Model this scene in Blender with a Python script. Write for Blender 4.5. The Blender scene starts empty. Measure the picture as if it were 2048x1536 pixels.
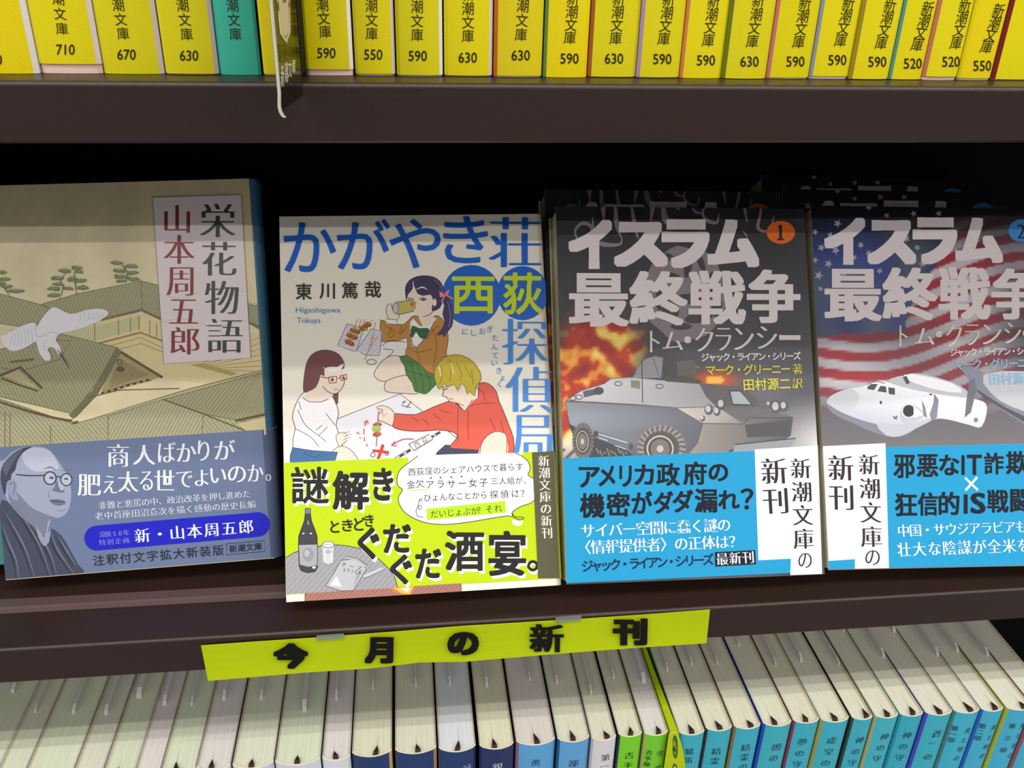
import bpy, math, random
from mathutils import Vector, Matrix, Euler, noise
from mathutils.geometry import tessellate_polygon
random.seed(7)
C = bpy.context.scene.collection
SC = bpy.context.scene
S = 0.001          # everything below is written in millimetres
Z0 = 0.0           # the display shelf's front edge is the world origin

def W(p):          # millimetres -> world metres
    return Vector((p[0]*S, p[1]*S, p[2]*S + Z0))

# ------------------------------------------------------------------ camera
CAM = Vector((0, -266.68, 237.59)); ROT = Euler((1.09442, -0.02409, -0.11297), 'XYZ'); FPX = 1815.5
cd = bpy.data.cameras.new('camera'); cam = bpy.data.objects.new('camera', cd); C.objects.link(cam)
cam.location = W(CAM); cam.rotation_euler = ROT
cd.sensor_width = 36; cd.lens = 36*FPX/2048; cd.clip_start = 0.01; cd.clip_end = 50
SC.camera = cam
RM = ROT.to_matrix()
# ------------------------------------------------------------------ world, lamps, exposure
w = bpy.data.worlds.new('shop_ambient'); SC.world = w; w.use_nodes = True
w.node_tree.nodes['Background'].inputs[0].default_value = (1.0, 0.97, 0.94, 1)
w.node_tree.nodes['Background'].inputs[1].default_value = 0.30
def tube(name, elev, power, h=1.17, width=0.03, col=(1, 0.97, 0.93)):
    l = bpy.data.lights.new(name, 'AREA'); l.shape = 'RECTANGLE'; l.size = 7.0; l.size_y = width
    l.energy = power; l.color = col
    o = bpy.data.objects.new(name, l); C.objects.link(o)
    o.location = (0.3, -h/math.tan(math.radians(elev)), Z0 + 0.178 + h)
for i, (e, pw) in enumerate(((59.5, 18.5), (64.5, 18.5), (69.5, 18.5))):
    tube('ceiling_tube', e, pw)
for i, (e, pw) in enumerate(((30.5, 34), (34.0, 34))):
    tube('ceiling_tube_far', e, pw)
SC.view_settings.view_transform = 'Standard'; SC.view_settings.look = 'None'
SC.view_settings.exposure = 0.0; SC.view_settings.gamma = 1.0; SC.view_settings.use_curve_mapping = False

# ------------------------------------------------------------------ helpers
def lin(c):
    r = []
    for v in c[:3]:
        v = v/255.0
        r.append(v/12.92 if v <= .04045 else ((v+.055)/1.055)**2.4)
    return (r[0], r[1], r[2], 1.0)

def ray(px, py):
    d = RM @ Vector(((px-1024)/FPX, -(py-768)/FPX, -1))
    return d
def hit(px, py, O, N):
    d = ray(px, py); t = (O-CAM).dot(N)/d.dot(N)
    return CAM + d*t
def hit_y(px, py, y): return hit(px, py, Vector((0, y, 0)), Vector((0, -1, 0)))
def hit_z(px, py, z): return hit(px, py, Vector((0, 0, z)), Vector((0, 0, 1)))

MATS = {}
def principled(name, col, rough=.5, spec=.5, coat=0.0, build=None, metal=0.0):
    if name in MATS: return MATS[name]
    m = bpy.data.materials.new(name); m.use_nodes = True
    b = m.node_tree.nodes['Principled BSDF']
    b.inputs['Base Color'].default_value = lin(col); b.inputs['Roughness'].default_value = rough
    b.inputs['Specular IOR Level'].default_value = spec; b.inputs['Metallic'].default_value = metal
    b.inputs['Coat Weight'].default_value = coat; b.inputs['Coat Roughness'].default_value = .12
    if build: build(m, m.node_tree, b)
    MATS[name] = m
    return m
def attr_build(m, nt, b):
    a = nt.nodes.new('ShaderNodeVertexColor'); a.layer_name = 'Col'
    n = nt.nodes.new('ShaderNodeTexNoise'); n.inputs['Scale'].default_value = 2600; n.inputs['Detail'].default_value = 2
    tc = nt.nodes.new('ShaderNodeTexCoord'); nt.links.new(tc.outputs['Object'], n.inputs['Vector'])
    mx = nt.nodes.new('ShaderNodeMix'); mx.data_type = 'RGBA'; mx.blend_type = 'MULTIPLY'
    mr = nt.nodes.new('ShaderNodeMapRange'); mr.inputs['To Min'].default_value = .90; mr.inputs['To Max'].default_value = 1.06
    nt.links.new(n.outputs['Fac'], mr.inputs['Value']); nt.links.new(mr.outputs['Result'], mx.inputs['B'])
    mx.inputs['Factor'].default_value = 1
    nt.links.new(a.outputs['Color'], mx.inputs['A']); nt.links.new(mx.outputs['Result'], b.inputs['Base Color'])
GLOSS = principled('glossy_printed_jacket', (255, 255, 255), .33, .4, 0.0, attr_build)
MATTE = principled('printed_paper_band', (255, 255, 255), .5, .22, 0.0, attr_build)
def page_build(m, nt, b):
    tc = nt.nodes.new('ShaderNodeTexCoord'); mp = nt.nodes.new('ShaderNodeMapping')
    mp.inputs['Scale'].default_value = (4200, 14, 14)
    nt.links.new(tc.outputs['Object'], mp.inputs['Vector'])
    n = nt.nodes.new('ShaderNodeTexNoise'); n.inputs['Scale'].default_value = 1.0; n.inputs['Detail'].default_value = 3
    nt.links.new(mp.outputs['Vector'], n.inputs['Vector'])
    r = nt.nodes.new('ShaderNodeValToRGB'); r.color_ramp.elements[0].position = .30; r.color_ramp.elements[1].position = .62
    r.color_ramp.elements[0].color = (.82, .83, .79, 1); r.color_ramp.elements[1].color = (.97, 1, .97, 1)
    nt.links.new(n.outputs['Fac'], r.inputs['Fac'])
    a = nt.nodes.new('ShaderNodeVertexColor'); a.layer_name = 'Col'
    mx = nt.nodes.new('ShaderNodeMix'); mx.data_type = 'RGBA'; mx.blend_type = 'MULTIPLY'; mx.inputs['Factor'].default_value = 1
    nt.links.new(a.outputs['Color'], mx.inputs['A']); nt.links.new(r.outputs['Color'], mx.inputs['B'])
    nt.links.new(mx.outputs['Result'], b.inputs['Base Color'])
    bp = nt.nodes.new('ShaderNodeBump'); bp.inputs['Strength'].default_value = .35; bp.inputs['Distance'].default_value = .0004
    nt.links.new(n.outputs['Fac'], bp.inputs['Height']); nt.links.new(bp.outputs['Normal'], b.inputs['Normal'])
PAGES = principled('page_edges', (235, 230, 208), .8, .15, 0, page_build)
def brown_build(m, nt, b):
    n = nt.nodes.new('ShaderNodeTexNoise'); n.inputs['Scale'].default_value = 900; n.inputs['Detail'].default_value = 4
    tc = nt.nodes.new('ShaderNodeTexCoord'); nt.links.new(tc.outputs['Object'], n.inputs['Vector'])
    mr = nt.nodes.new('ShaderNodeMapRange'); mr.inputs['To Min'].default_value = .30; mr.inputs['To Max'].default_value = .46
    nt.links.new(n.outputs['Fac'], mr.inputs['Value']); nt.links.new(mr.outputs['Result'], b.inputs['Roughness'])
    bp = nt.nodes.new('ShaderNodeBump'); bp.inputs['Strength'].default_value = .12; bp.inputs['Distance'].default_value = .0003
    nt.links.new(n.outputs['Fac'], bp.inputs['Height']); nt.links.new(bp.outputs['Normal'], b.inputs['Normal'])
BROWN = principled('dark_brown_painted_steel', (45, 28, 24), .38, .5, 0, brown_build)
BROWN_LIT = principled('brown_lit_lip', (84, 64, 62), .35, .5, 0, brown_build)  # shelf brown made paler: the light on the lip is in the colour
BLACK = principled('black_panel', (12, 11, 11), .8, .2)
RIBBON = principled('dark_brown_ribbon', (52, 28, 26), .6, .3)
SLIP = principled('white_slip_paper', (206, 202, 206), .6, .3)

def glassy(name, col, alpha, rough=.1):
    m = principled(name, col, rough, .5); m.node_tree.nodes['Principled BSDF'].inputs['Alpha'].default_value = alpha
    return m

def mesh_obj(name, V, F, mat, parent=None, cols=None, smooth=False):
    """V in millimetres (world), parents carry only a location."""
    off = parent['_o'] if parent is not None and '_o' in parent else (0, 0, Z0)
    if parent is None: off = (0, 0, 0)
    vs = [(v[0]*S-off[0], v[1]*S-off[1], v[2]*S+Z0-off[2]) for v in V]
    me = bpy.data.meshes.new(name); me.from_pydata(vs, [], F)
    if cols is not None:
        a = me.color_attributes.new('Col', 'FLOAT_COLOR', 'POINT')
        buf = []
        for c in cols: buf.extend(c)
        a.data.foreach_set('color', buf)
    me.materials.append(mat)
    if smooth:
        me.polygons.foreach_set('use_smooth', [True]*len(me.polygons))
    me.update()
    o = bpy.data.objects.new(name, me); C.objects.link(o)
    if parent is not None:
        o.parent = parent
        o['_o'] = off
    else:
        o['_o'] = (0, 0, 0)
    return o

def thing(name, p, label, cat, group=None):
    o = bpy.data.objects.new(name, None); C.objects.link(o); o.empty_display_size = .01
    l = W(p); o.location = l; o['_o'] = (l.x, l.y, l.z)
    o['label'] = label; o['category'] = cat
    if group: o['group'] = group
    return o

def box(a, b, V=None, F=None):
    V = [] if V is None else V; F = [] if F is None else F
    n = len(V); x0, y0, z0 = a; x1, y1, z1 = b
    V += [(x0, y0, z0), (x1, y0, z0), (x1, y1, z0), (x0, y1, z0), (x0, y0, z1), (x1, y0, z1), (x1, y1, z1), (x0, y1, z1)]
    F += [(n, n+3, n+2, n+1), (n+4, n+5, n+6, n+7), (n, n+1, n+5, n+4), (n+1, n+2, n+6, n+5), (n+2, n+3, n+7, n+6), (n+3, n, n+4, n+7)]
    return V, F

class Frame:       # a plane with axes: U right, V up, N out towards the viewer
    def __init__(s, O, tilt=0, yaw=0, roll=0, Wd=105, H=151, M=None):
        R = M if M is not None else Euler((tilt, roll, yaw), 'XYZ').to_matrix()
        s.M = R; s.O = Vector(O); s.U = R @ Vector((1, 0, 0)); s.V = R @ Vector((0, 0, 1)); s.N = R @ Vector((0, -1, 0))
        s.W = Wd; s.H = H
    def at(s, u, v, d=0): return s.O + s.U*u + s.V*v - s.N*d      # d = depth behind the face
    def px(s, x, y, d=0):
        P = hit(x, y, s.O - s.N*d, s.N) - s.O
        return (P.dot(s.U), P.dot(s.V))

def extrude(fr, prof, v0, v1, cols=None):
    """closed profile (u,d) extruded along V; cols per profile vertex."""
    n = len(prof); V = [fr.at(u, v0, d) for u, d in prof] + [fr.at(u, v1, d) for u, d in prof]
    F = [(i, (i+1) % n, n+(i+1) % n, n+i) for i in range(n)]
    tr = tessellate_polygon([[Vector((u, d, 0)) for u, d in prof]])
    F += [tuple(t) for t in tr] + [tuple(n+k for k in t[::-1]) for t in tr]
    return V, F

def arc(cx, cy, r, a0, a1, n=5):
    return [(cx+r*math.cos(math.radians(a0+(a1-a0)*i/n)), cy+r*math.sin(math.radians(a0+(a1-a0)*i/n))) for i in range(n+1)]

# ------------------------------------------------------------------ glyphs (Blender's own built-in font)
GL = {}
RING = lambda r, n=8: [(r*math.cos(2*math.pi*k/n), r*math.sin(2*math.pi*k/n)) for k in range(n)]
SQ = lambda a, b: [(0, 0), (a, b), (-a, b), (a, -b), (-a, -b), (a, 0), (-a, 0), (0, b), (0, -b)]
def PER(a, b, n):
    q = [(0, 0)]
    for k in range(n):
        t = -1+2*k/n; q += [(a*t, b), (a, -b*t), (-a*t, -b), (-a, b*t)]
    return q
STY = {'l': (-.012, [(0, 0)]), 'r': (0, [(0, 0)]), 'sb': (0, [(0, 0)]+RING(.011, 4)), 'b': (0, [(0, 0)]+RING(.02, 6)),
       'h': (0, [(0, 0)]+RING(.036, 8)), 'hk': (0, SQ(.028, .020)), 'hs': (0, PER(.040, .020, 3)),
       'x': (0, PER(.066, .056, 4)), 'sx': (0, PER(.058, .045, 4)),
       'm': (-.019, [(-.021, 0), (0, 0), (.021, 0)]), 'mb': (-.020, [(-.038, 0), (-.019, .004), (0, -.004), (.019, .004), (.038, 0)]),
       'ml': (-.017, [(-.011, 0), (.011, 0)])}
def glyph(ch, sty):
    k = (ch, sty)
    if k in GL: return GL[k]
    off, sh = STY[sty]
    k0 = (ch, off)
    if k0 not in GL:
        c = bpy.data.curves.new('glyph', 'FONT'); c.body = ch; c.size = 1; c.offset = off; c.resolution_u = 3; c.fill_mode = 'FRONT'
        o = bpy.data.objects.new('glyph', c); m = bpy.data.meshes.new_from_object(o)
        GL[k0] = ([(v.co.x, v.co.y) for v in m.vertices], [tuple(p.vertices) for p in m.polygons])
        bpy.data.objects.remove(o); bpy.data.meshes.remove(m); bpy.data.curves.remove(c)
    v0, f0 = GL[k0]; v = []; f = []
    for j, (dx, dy) in enumerate(sh):
        n = len(v); v += [(x+dx, y+dy, j) for x, y in v0]; f += [tuple(i+n for i in q) for q in f0]
    GL[k] = (v, f)
    return GL[k]

class Canvas:
    """flat print lying on a frame's face; coordinates are read off the photograph (crop origin + scale) and laid on the real face."""
    def __init__(s, fr, d, crop, clip=None, df=None):
        s.fr = fr; s.d = d; s.crop = crop; s.clip = clip or (0.0, fr.W, 0.0, fr.H); s.n = 0; s.df = df; s.reset()
    def reset(s): s.Vs = []; s.Fs = []; s.Cs = []
    def P(s, X, Y, crop=None):
        c = crop or s.crop
        return s.fr.px(c[0]+X/c[2], c[1]+Y/c[2], s.d)
    def mm(s, X, Y, size):      # size in crop pixels -> mm at that point
        a = s.P(X-size/2, Y); b = s.P(X+size/2, Y)
        return math.hypot(b[0]-a[0], b[1]-a[1])
    def _add(s, uv, faces, col, ly=None):
        s.n += 1; dd = s.d - 0.01 - 0.0012*s.n
        if not isinstance(col, list): col = [lin(col)]*len(uv)
        k = len(s.Vs); u0, u1, v0, v1 = s.clip
        for q, (u, v) in enumerate(uv):
            u = min(max(u, u0), u1); v = min(max(v, v0), v1)
            s.Vs.append(s.fr.at(u, v, dd+(s.df(u) if s.df else 0)-(ly[q]*.0008 if ly else 0)))
        if ly: s.n += max(ly)*.7
        s.Cs += col
        s.Fs += [tuple(i+k for i in f) for f in faces]
    def poly(s, pts, col, sm=0):
        if sm: pts = smooth(pts, sm, True)
        uv = [s.P(*p) for p in pts]
        if callable(col): col = [lin(col(*p)) for p in pts]
        s._add(uv, tessellate_polygon([[Vector((u, v, 0)) for u, v in uv]]), col)
    def line(s, pts, wd, col, sm=0, closed=False, taper=False):
        if sm: pts = smooth(pts, sm, closed)
        uv = [Vector(s.P(*p)) for p in pts]
        if closed: uv.append(uv[0])
        m = s.mm(pts[0][0], pts[0][1], wd)/2
        vs = []; fs = []
        for i, p in enumerate(uv):
            a = uv[max(i-1, 0)]; b = uv[min(i+1, len(uv)-1)]; t = b-a
            if t.length < 1e-9: t = Vector((1, 0))
            t.normalize(); nn = Vector((-t.y, t.x))
            q = m*(1-.8*abs(2*i/(len(uv)-1)-1)) if taper and len(uv) > 2 else m
            vs += [tuple(p+nn*q), tuple(p-nn*q)]
        for i in range(len(uv)-1): fs.append((2*i, 2*i+1, 2*i+3, 2*i+2))
        s._add(vs, fs, col)
    def ell(s, x, y, rx, ry, col, rot=0, n=28):
        r = math.radians(rot)
        s.poly([(x+rx*math.cos(a)*math.cos(r)-ry*math.sin(a)*math.sin(r), y+rx*math.cos(a)*math.sin(r)+ry*math.sin(a)*math.cos(r)) for a in [2*math.pi*k/n for k in range(n)]], col)
    def ring(s, x, y, rx, ry, wd, col, n=28):
        s.line([(x+rx*math.cos(a), y+ry*math.sin(a)) for a in [2*math.pi*k/n for k in range(n)]], wd, col, 0, True)
    def hatch(s, pts, ang, gap, wd, col):
        """parallel ruled lines clipped to a polygon"""
        a = math.radians(ang); dx, dy = math.cos(a), math.sin(a); nx, ny = -dy, dx
        ts = [p[0]*nx+p[1]*ny for p in pts]; t = min(ts)+gap/2
        while t < max(ts):
            xs = []
            for i in range(len(pts)):
                p, q = pts[i], pts[(i+1) % len(pts)]; a0 = p[0]*nx+p[1]*ny-t; a1 = q[0]*nx+q[1]*ny-t
                if (a0 < 0) != (a1 < 0):
                    k = a0/(a0-a1); x = p[0]+(q[0]-p[0])*k; y = p[1]+(q[1]-p[1])*k; xs.append(x*dx+y*dy)
            xs.sort()
            for i in range(0, len(xs)-1, 2):
                s.line([(xs[i]*dx+t*nx, xs[i]*dy+t*ny), (xs[i+1]*dx+t*nx, xs[i+1]*dy+t*ny)], wd, col); s.n -= 1
            t += gap
        s.n += 1
    def fit(s, ch, x0, y0, x1, y1, sty, col):
        v, f = glyph(ch, sty); ax = min(p[0] for p in v); bx = max(p[0] for p in v); ay = min(p[1] for p in v); by = max(p[1] for p in v)
        A = Vector(s.P(x0, y1)); B = Vector(s.P(x1, y1)); D = Vector(s.P(x0, y0))
        uv = [A+(B-A)*((x-ax)/(bx-ax))+(D-A)*((y-ay)/(by-ay)) for x, y, j in v]
        s._add([tuple(p) for p in uv], f, col, [q[2] for q in v])
    def run(s, text, p0, p1, size, sty, col, mode='h', asp=1.0, along=True):
        n = len(text); A = Vector(s.P(*p0)); B = Vector(s.P(*p1)); m = s.mm(p0[0], p0[1], size)
        if mode == 'h':
            t = (B-A); t = t.normalized() if n > 1 and along else Vector((1, 0)); up = Vector((-t.y, t.x))
        else:
            up = (A-B).normalized() if n > 1 and along else Vector((0, 1)); t = Vector((up.y, -up.x))
        vs = []; fs = []; ly = []
        for i, ch in enumerate(text):
            if ch == ' ': continue
            c = A+(B-A)*(i/(n-1) if n > 1 else 0)
            v, f = glyph(ch, sty); k = len(vs)
            cx = .5
            if ord(ch) < 0x2000: cx = (min(p[0] for p in v)+max(p[0] for p in v))/2
            if mode == 'v' and ch == 'ー':
                for x, y, j in v: vs.append(tuple(c+t*(-(y-.38)*m)+up*(-(x-cx)*m)))
            else:
                for x, y, j in v: vs.append(tuple(c+t*((x-cx)*m*asp)+up*((y-.38)*m)))
            fs += [tuple(q+k for q in g) for g in f]; ly += [q[2] for q in v]
        s._add(vs, fs, col, ly)
    def grid(s, nu, nv, fn):
        u0, u1, v0, v1 = s.clip; s.n += 1; dd = s.d-0.01-0.0012*s.n; k = len(s.Vs)
        for j in range(nv+1):
            for i in range(nu+1):
                u = u0+(u1-u0)*i/nu; v = v0+(v1-v0)*j/nv
                s.Vs.append(s.fr.at(u, v, dd)); s.Cs.append(lin(fn(u/s.fr.W, v/s.fr.H)))
        for j in range(nv):
            for i in range(nu):
                a = k+j*(nu+1)+i; s.Fs.append((a, a+1, a+nu+2, a+nu+1))
    def emit(s, name, parent, mat=None, label=None):
        if not s.Fs: return None
        o = mesh_obj(name, s.Vs, s.Fs, mat or GLOSS, parent, s.Cs)
        if label: o['label'] = label
        s.reset(); return o

def smooth(p, k, closed):
    out = []; n = len(p)
    for i in range(n if closed else n-1):
        g = lambda j: p[j % n] if closed else p[min(max(j, 0), n-1)]
        a, b, c, d = g(i-1), g(i), g(i+1), g(i+2)
        for q in range(k):
            t = q/k
            out.append(tuple(.5*(2*b[m]+(c[m]-a[m])*t+(2*a[m]-5*b[m]+4*c[m]-d[m])*t*t+(3*b[m]-a[m]-3*c[m]+d[m])*t**3) for m in (0, 1)))
    if not closed: out.append(p[-1])
    return out
def grad(c0, c1, p0, p1):
    'printed colour ramp between two points of the picture'
    dx, dy = p1[0]-p0[0], p1[1]-p0[1]; L = dx*dx+dy*dy
    return lambda x, y: mixc(c0, c1, ((x-p0[0])*dx+(y-p0[1])*dy)/L)
def mixc(a, b, t):
    t = min(max(t, 0), 1); return tuple(a[i]+(b[i]-a[i])*t for i in range(3))
#@@STRUCT
# ------------------------------------------------------------------ the bookcase
ZT1, ZT0, ZM1, ZM0 = 195.1, 178.3, -3.2, -19.7
ZL = -223.0        # top of the lowest shelf
XL, XR = -430, 520
def board(name, z1, z0, parent, depth=150):
    r = 1.5
    pr = [(0, z0+.8), (.8, z0), (depth, z0), (depth, z1)] + [(r-r*math.sin(math.radians(a)), z1-r+r*math.cos(math.radians(a))) for a in (0, 15, 30, 45, 60, 75, 90)]
    n = len(pr); V = [(XL, y, z) for y, z in pr]+[(XR, y, z) for y, z in pr]
    F = [(i, (i+1) % n, n+(i+1) % n, n+i) for i in range(n)]+[tuple(range(n))[::-1], tuple(range(n, 2*n))]
    return mesh_obj(name, V, F, BROWN, parent)
case = thing('bookcase', (0, 75, ZL-16.5), 'dark brown steel bookcase with three shelves, all the books stand in it', 'bookcase')
board('shelf', ZT1, ZT0, case); board('shelf', ZM1, ZM0, case); board('shelf', ZL, ZL-16.5, case)
V, F = box((XL, 150, ZL-60), (XR, 156, 420)); mesh_obj('back_panel', V, F, BLACK, case)['label'] = 'black back panel'
for x in (XL-18, XR):
    V, F = box((x, 0, ZL-60), (x+18, 156, 420)); mesh_obj('side_panel', V, F, BROWN, case)
# low raised lip on the display shelf, its end tucked behind the white detective paperback
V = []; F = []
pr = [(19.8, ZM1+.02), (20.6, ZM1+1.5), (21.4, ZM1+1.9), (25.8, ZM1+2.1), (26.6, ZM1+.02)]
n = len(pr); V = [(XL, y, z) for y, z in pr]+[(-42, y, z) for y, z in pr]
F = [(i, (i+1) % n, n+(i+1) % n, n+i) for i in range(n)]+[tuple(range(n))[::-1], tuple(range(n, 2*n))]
mesh_obj('raised_lip', V, F, BROWN_LIT, case)['label'] = 'raised lip, its lit stripe painted paler'

# ------------------------------------------------------------------ spine-out books
def spine_book(name, x0, x1, yf, zb, H, tilt, sag, spine, sl, sr, pages, label, group, D=104, jup=0, inner=(236, 214, 190), top=False,
               text=None, ribbon=None, slip=None, wl=0, wr=0):
    T = x1-x0
    t = thing(name, ((x0+x1)/2, yf+D/2, zb), label, 'book', group)
    fr = Frame((x0, yf, zb), Wd=T, H=H)
    def outer(inset):     # profile in (u, d): sides, rounded corners, gently convex spine
        q = []; a = inset; b = inset*.42; r = 1.6
        q.append((b, D-a)); q.append((b, sag+r))
        m = 14
        for i in range(m+1):
            k = i/m; u = b+(T-2*b)*k; e = min(k, 1-k)
            c = sag*(1-math.sin(math.pi*k)**.8) if 0 < k < 1 else sag
            if i in (0, m): c = sag+.5
            q.append((u, c+a))
        q.append((T-b, sag+r)); q.append((T-b, D-a))
        return q
    po = outer(0); pi = outer(.35)
    n = len(po); z0 = jup; z1 = H
    V = []; F = []; Cs = []
    nr = n
    for pr in (po, pi):
        for zz in (z0, z1):
            for i, (u, d) in enumerate(pr):
                V.append(fr.at(u, zz, d))
                edge = i <= 2+(sl is not None and 1) or i >= n-3-(sr is not None and 1)
                Cs.append(None)
    def ci(i):            # face index -> colour
        if i <= 1+wl: return sl
        if i >= n-3-wr: return sr
        return spine
    # faces get their own vertices so colours stay crisp
    V2 = []; F2 = []; C2 = []
    def quad(a, b, c, d, col):
        k = len(V2); V2.extend([a, b, c, d]); F2.append((k, k+1, k+2, k+3)); C2.extend([lin(col)]*4)
    g = lambda pr, i, z: fr.at(pr[i][0], z, pr[i][1])
    for i in range(n-1):
        col = ci(i) or spine
        quad(g(po, i, z0), g(po, i+1, z0), g(po, i+1, z1), g(po, i, z1), col)
        quad(g(pi, i+1, z0), g(pi, i, z0), g(pi, i, z1), g(pi, i+1, z1), (240, 238, 230))
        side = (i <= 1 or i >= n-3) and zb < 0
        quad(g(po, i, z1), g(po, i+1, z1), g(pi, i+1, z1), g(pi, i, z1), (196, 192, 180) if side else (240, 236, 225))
        quad(g(pi, i, z0), g(pi, i+1, z0), g(po, i+1, z0), g(po, i, z0), (240, 236, 225))
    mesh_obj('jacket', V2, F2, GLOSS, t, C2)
    # card cover under the jacket
    a = outer(.45); b = outer(.95); V2 = []; F2 = []; C2 = []
    for i in range(n-1):
        quad(g(a, i, .0), g(a, i+1, 0), g(a, i+1, H-.3), g(a, i, H-.3), inner)
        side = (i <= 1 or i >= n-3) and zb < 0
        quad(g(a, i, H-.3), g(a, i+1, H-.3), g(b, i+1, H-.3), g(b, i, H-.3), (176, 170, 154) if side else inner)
        quad(g(b, i, 0), g(b, i+1, 0), g(a, i+1, 0), g(a, i, 0), inner)
        quad(g(b, i+1, 0), g(b, i, 0), g(b, i, H-.3), g(b, i+1, H-.3), inner)
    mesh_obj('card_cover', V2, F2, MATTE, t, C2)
    pp = outer(1.05)
    V, F = extrude(fr, pp, 1.0, H-.9)
    pages = (pages[0]-6, pages[1]-1, pages[2]+3)
    mesh_obj('page_block', V, F, PAGES, t, [lin(pages)]*len(V))
    if text: text(fr, t)
    if ribbon is not None:
        ux, ln, tw = ribbon        # centre along the spine, length, sideways turn
        z = H-.9
        Vr = [fr.at(ux-1.15, z+.05, 1.3), fr.at(ux+1.15, z+.05, 1.3), fr.at(ux-.95+tw*.3, z+1.4, 2.3), fr.at(ux+1.2+tw*.3, z+1.4, 2.3),
              fr.at(ux-.05+tw*1.2, z+.7, 2.0+ln), fr.at(ux+.05+tw*1.2, z+.02, 2.0+ln), fr.at(ux-.9+tw*.4, z+.0, 2.4), fr.at(ux+1.0+tw*.3, z+.0, 2.6)]
        mesh_obj('ribbon', Vr, [(0, 1, 3, 2), (2, 3, 4), (0, 2, 6), (2, 4, 6), (1, 7, 3), (3, 7, 5), (3, 5, 4), (4, 5, 6)], RIBBON, t)
        V, F = box((0, 0, 0), (1, 1, 1))
        Vc = [fr.at(ux+tw*1.2-.07, z+.03, 2+ln), fr.at(ux+tw*1.2+.07, z+.03, 2+ln), fr.at(ux+tw*1.4, z+.03, 2+ln*2.6)]
        mesh_obj('ribbon_crease', Vc, [(0, 1, 2)], RIBBON, t)
    if slip is not None:
        ux, dfront, wd, hh = slip
        z = H-.9; prs = [(dfront, 0), (dfront+1.0, hh*.6), (dfront+3.5, hh), (dfront+38, hh), (dfront+38, 0)]
        Vs = []; n2 = len(prs)
        for uu in (ux-wd/2, ux+wd/2):
            for d, h in prs: Vs.append(fr.at(min(max(uu, .3), T-.3), z+h-.05, d))
        Fs = [(i, (i+1) % n2, n2+(i+1) % n2, n2+i) for i in range(n2)]+[tuple(range(n2))[::-1], tuple(range(n2, 2*n2))]
        mesh_obj('sales_slip', Vs, Fs, SLIP, t)
    return t
def spine_curve(T, sag):
    return lambda u: sag*(1-math.sin(math.pi*min(max(u/T, .02), .98))**.8)-sag*.12-.03
IN = (40, 34, 12)
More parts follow.
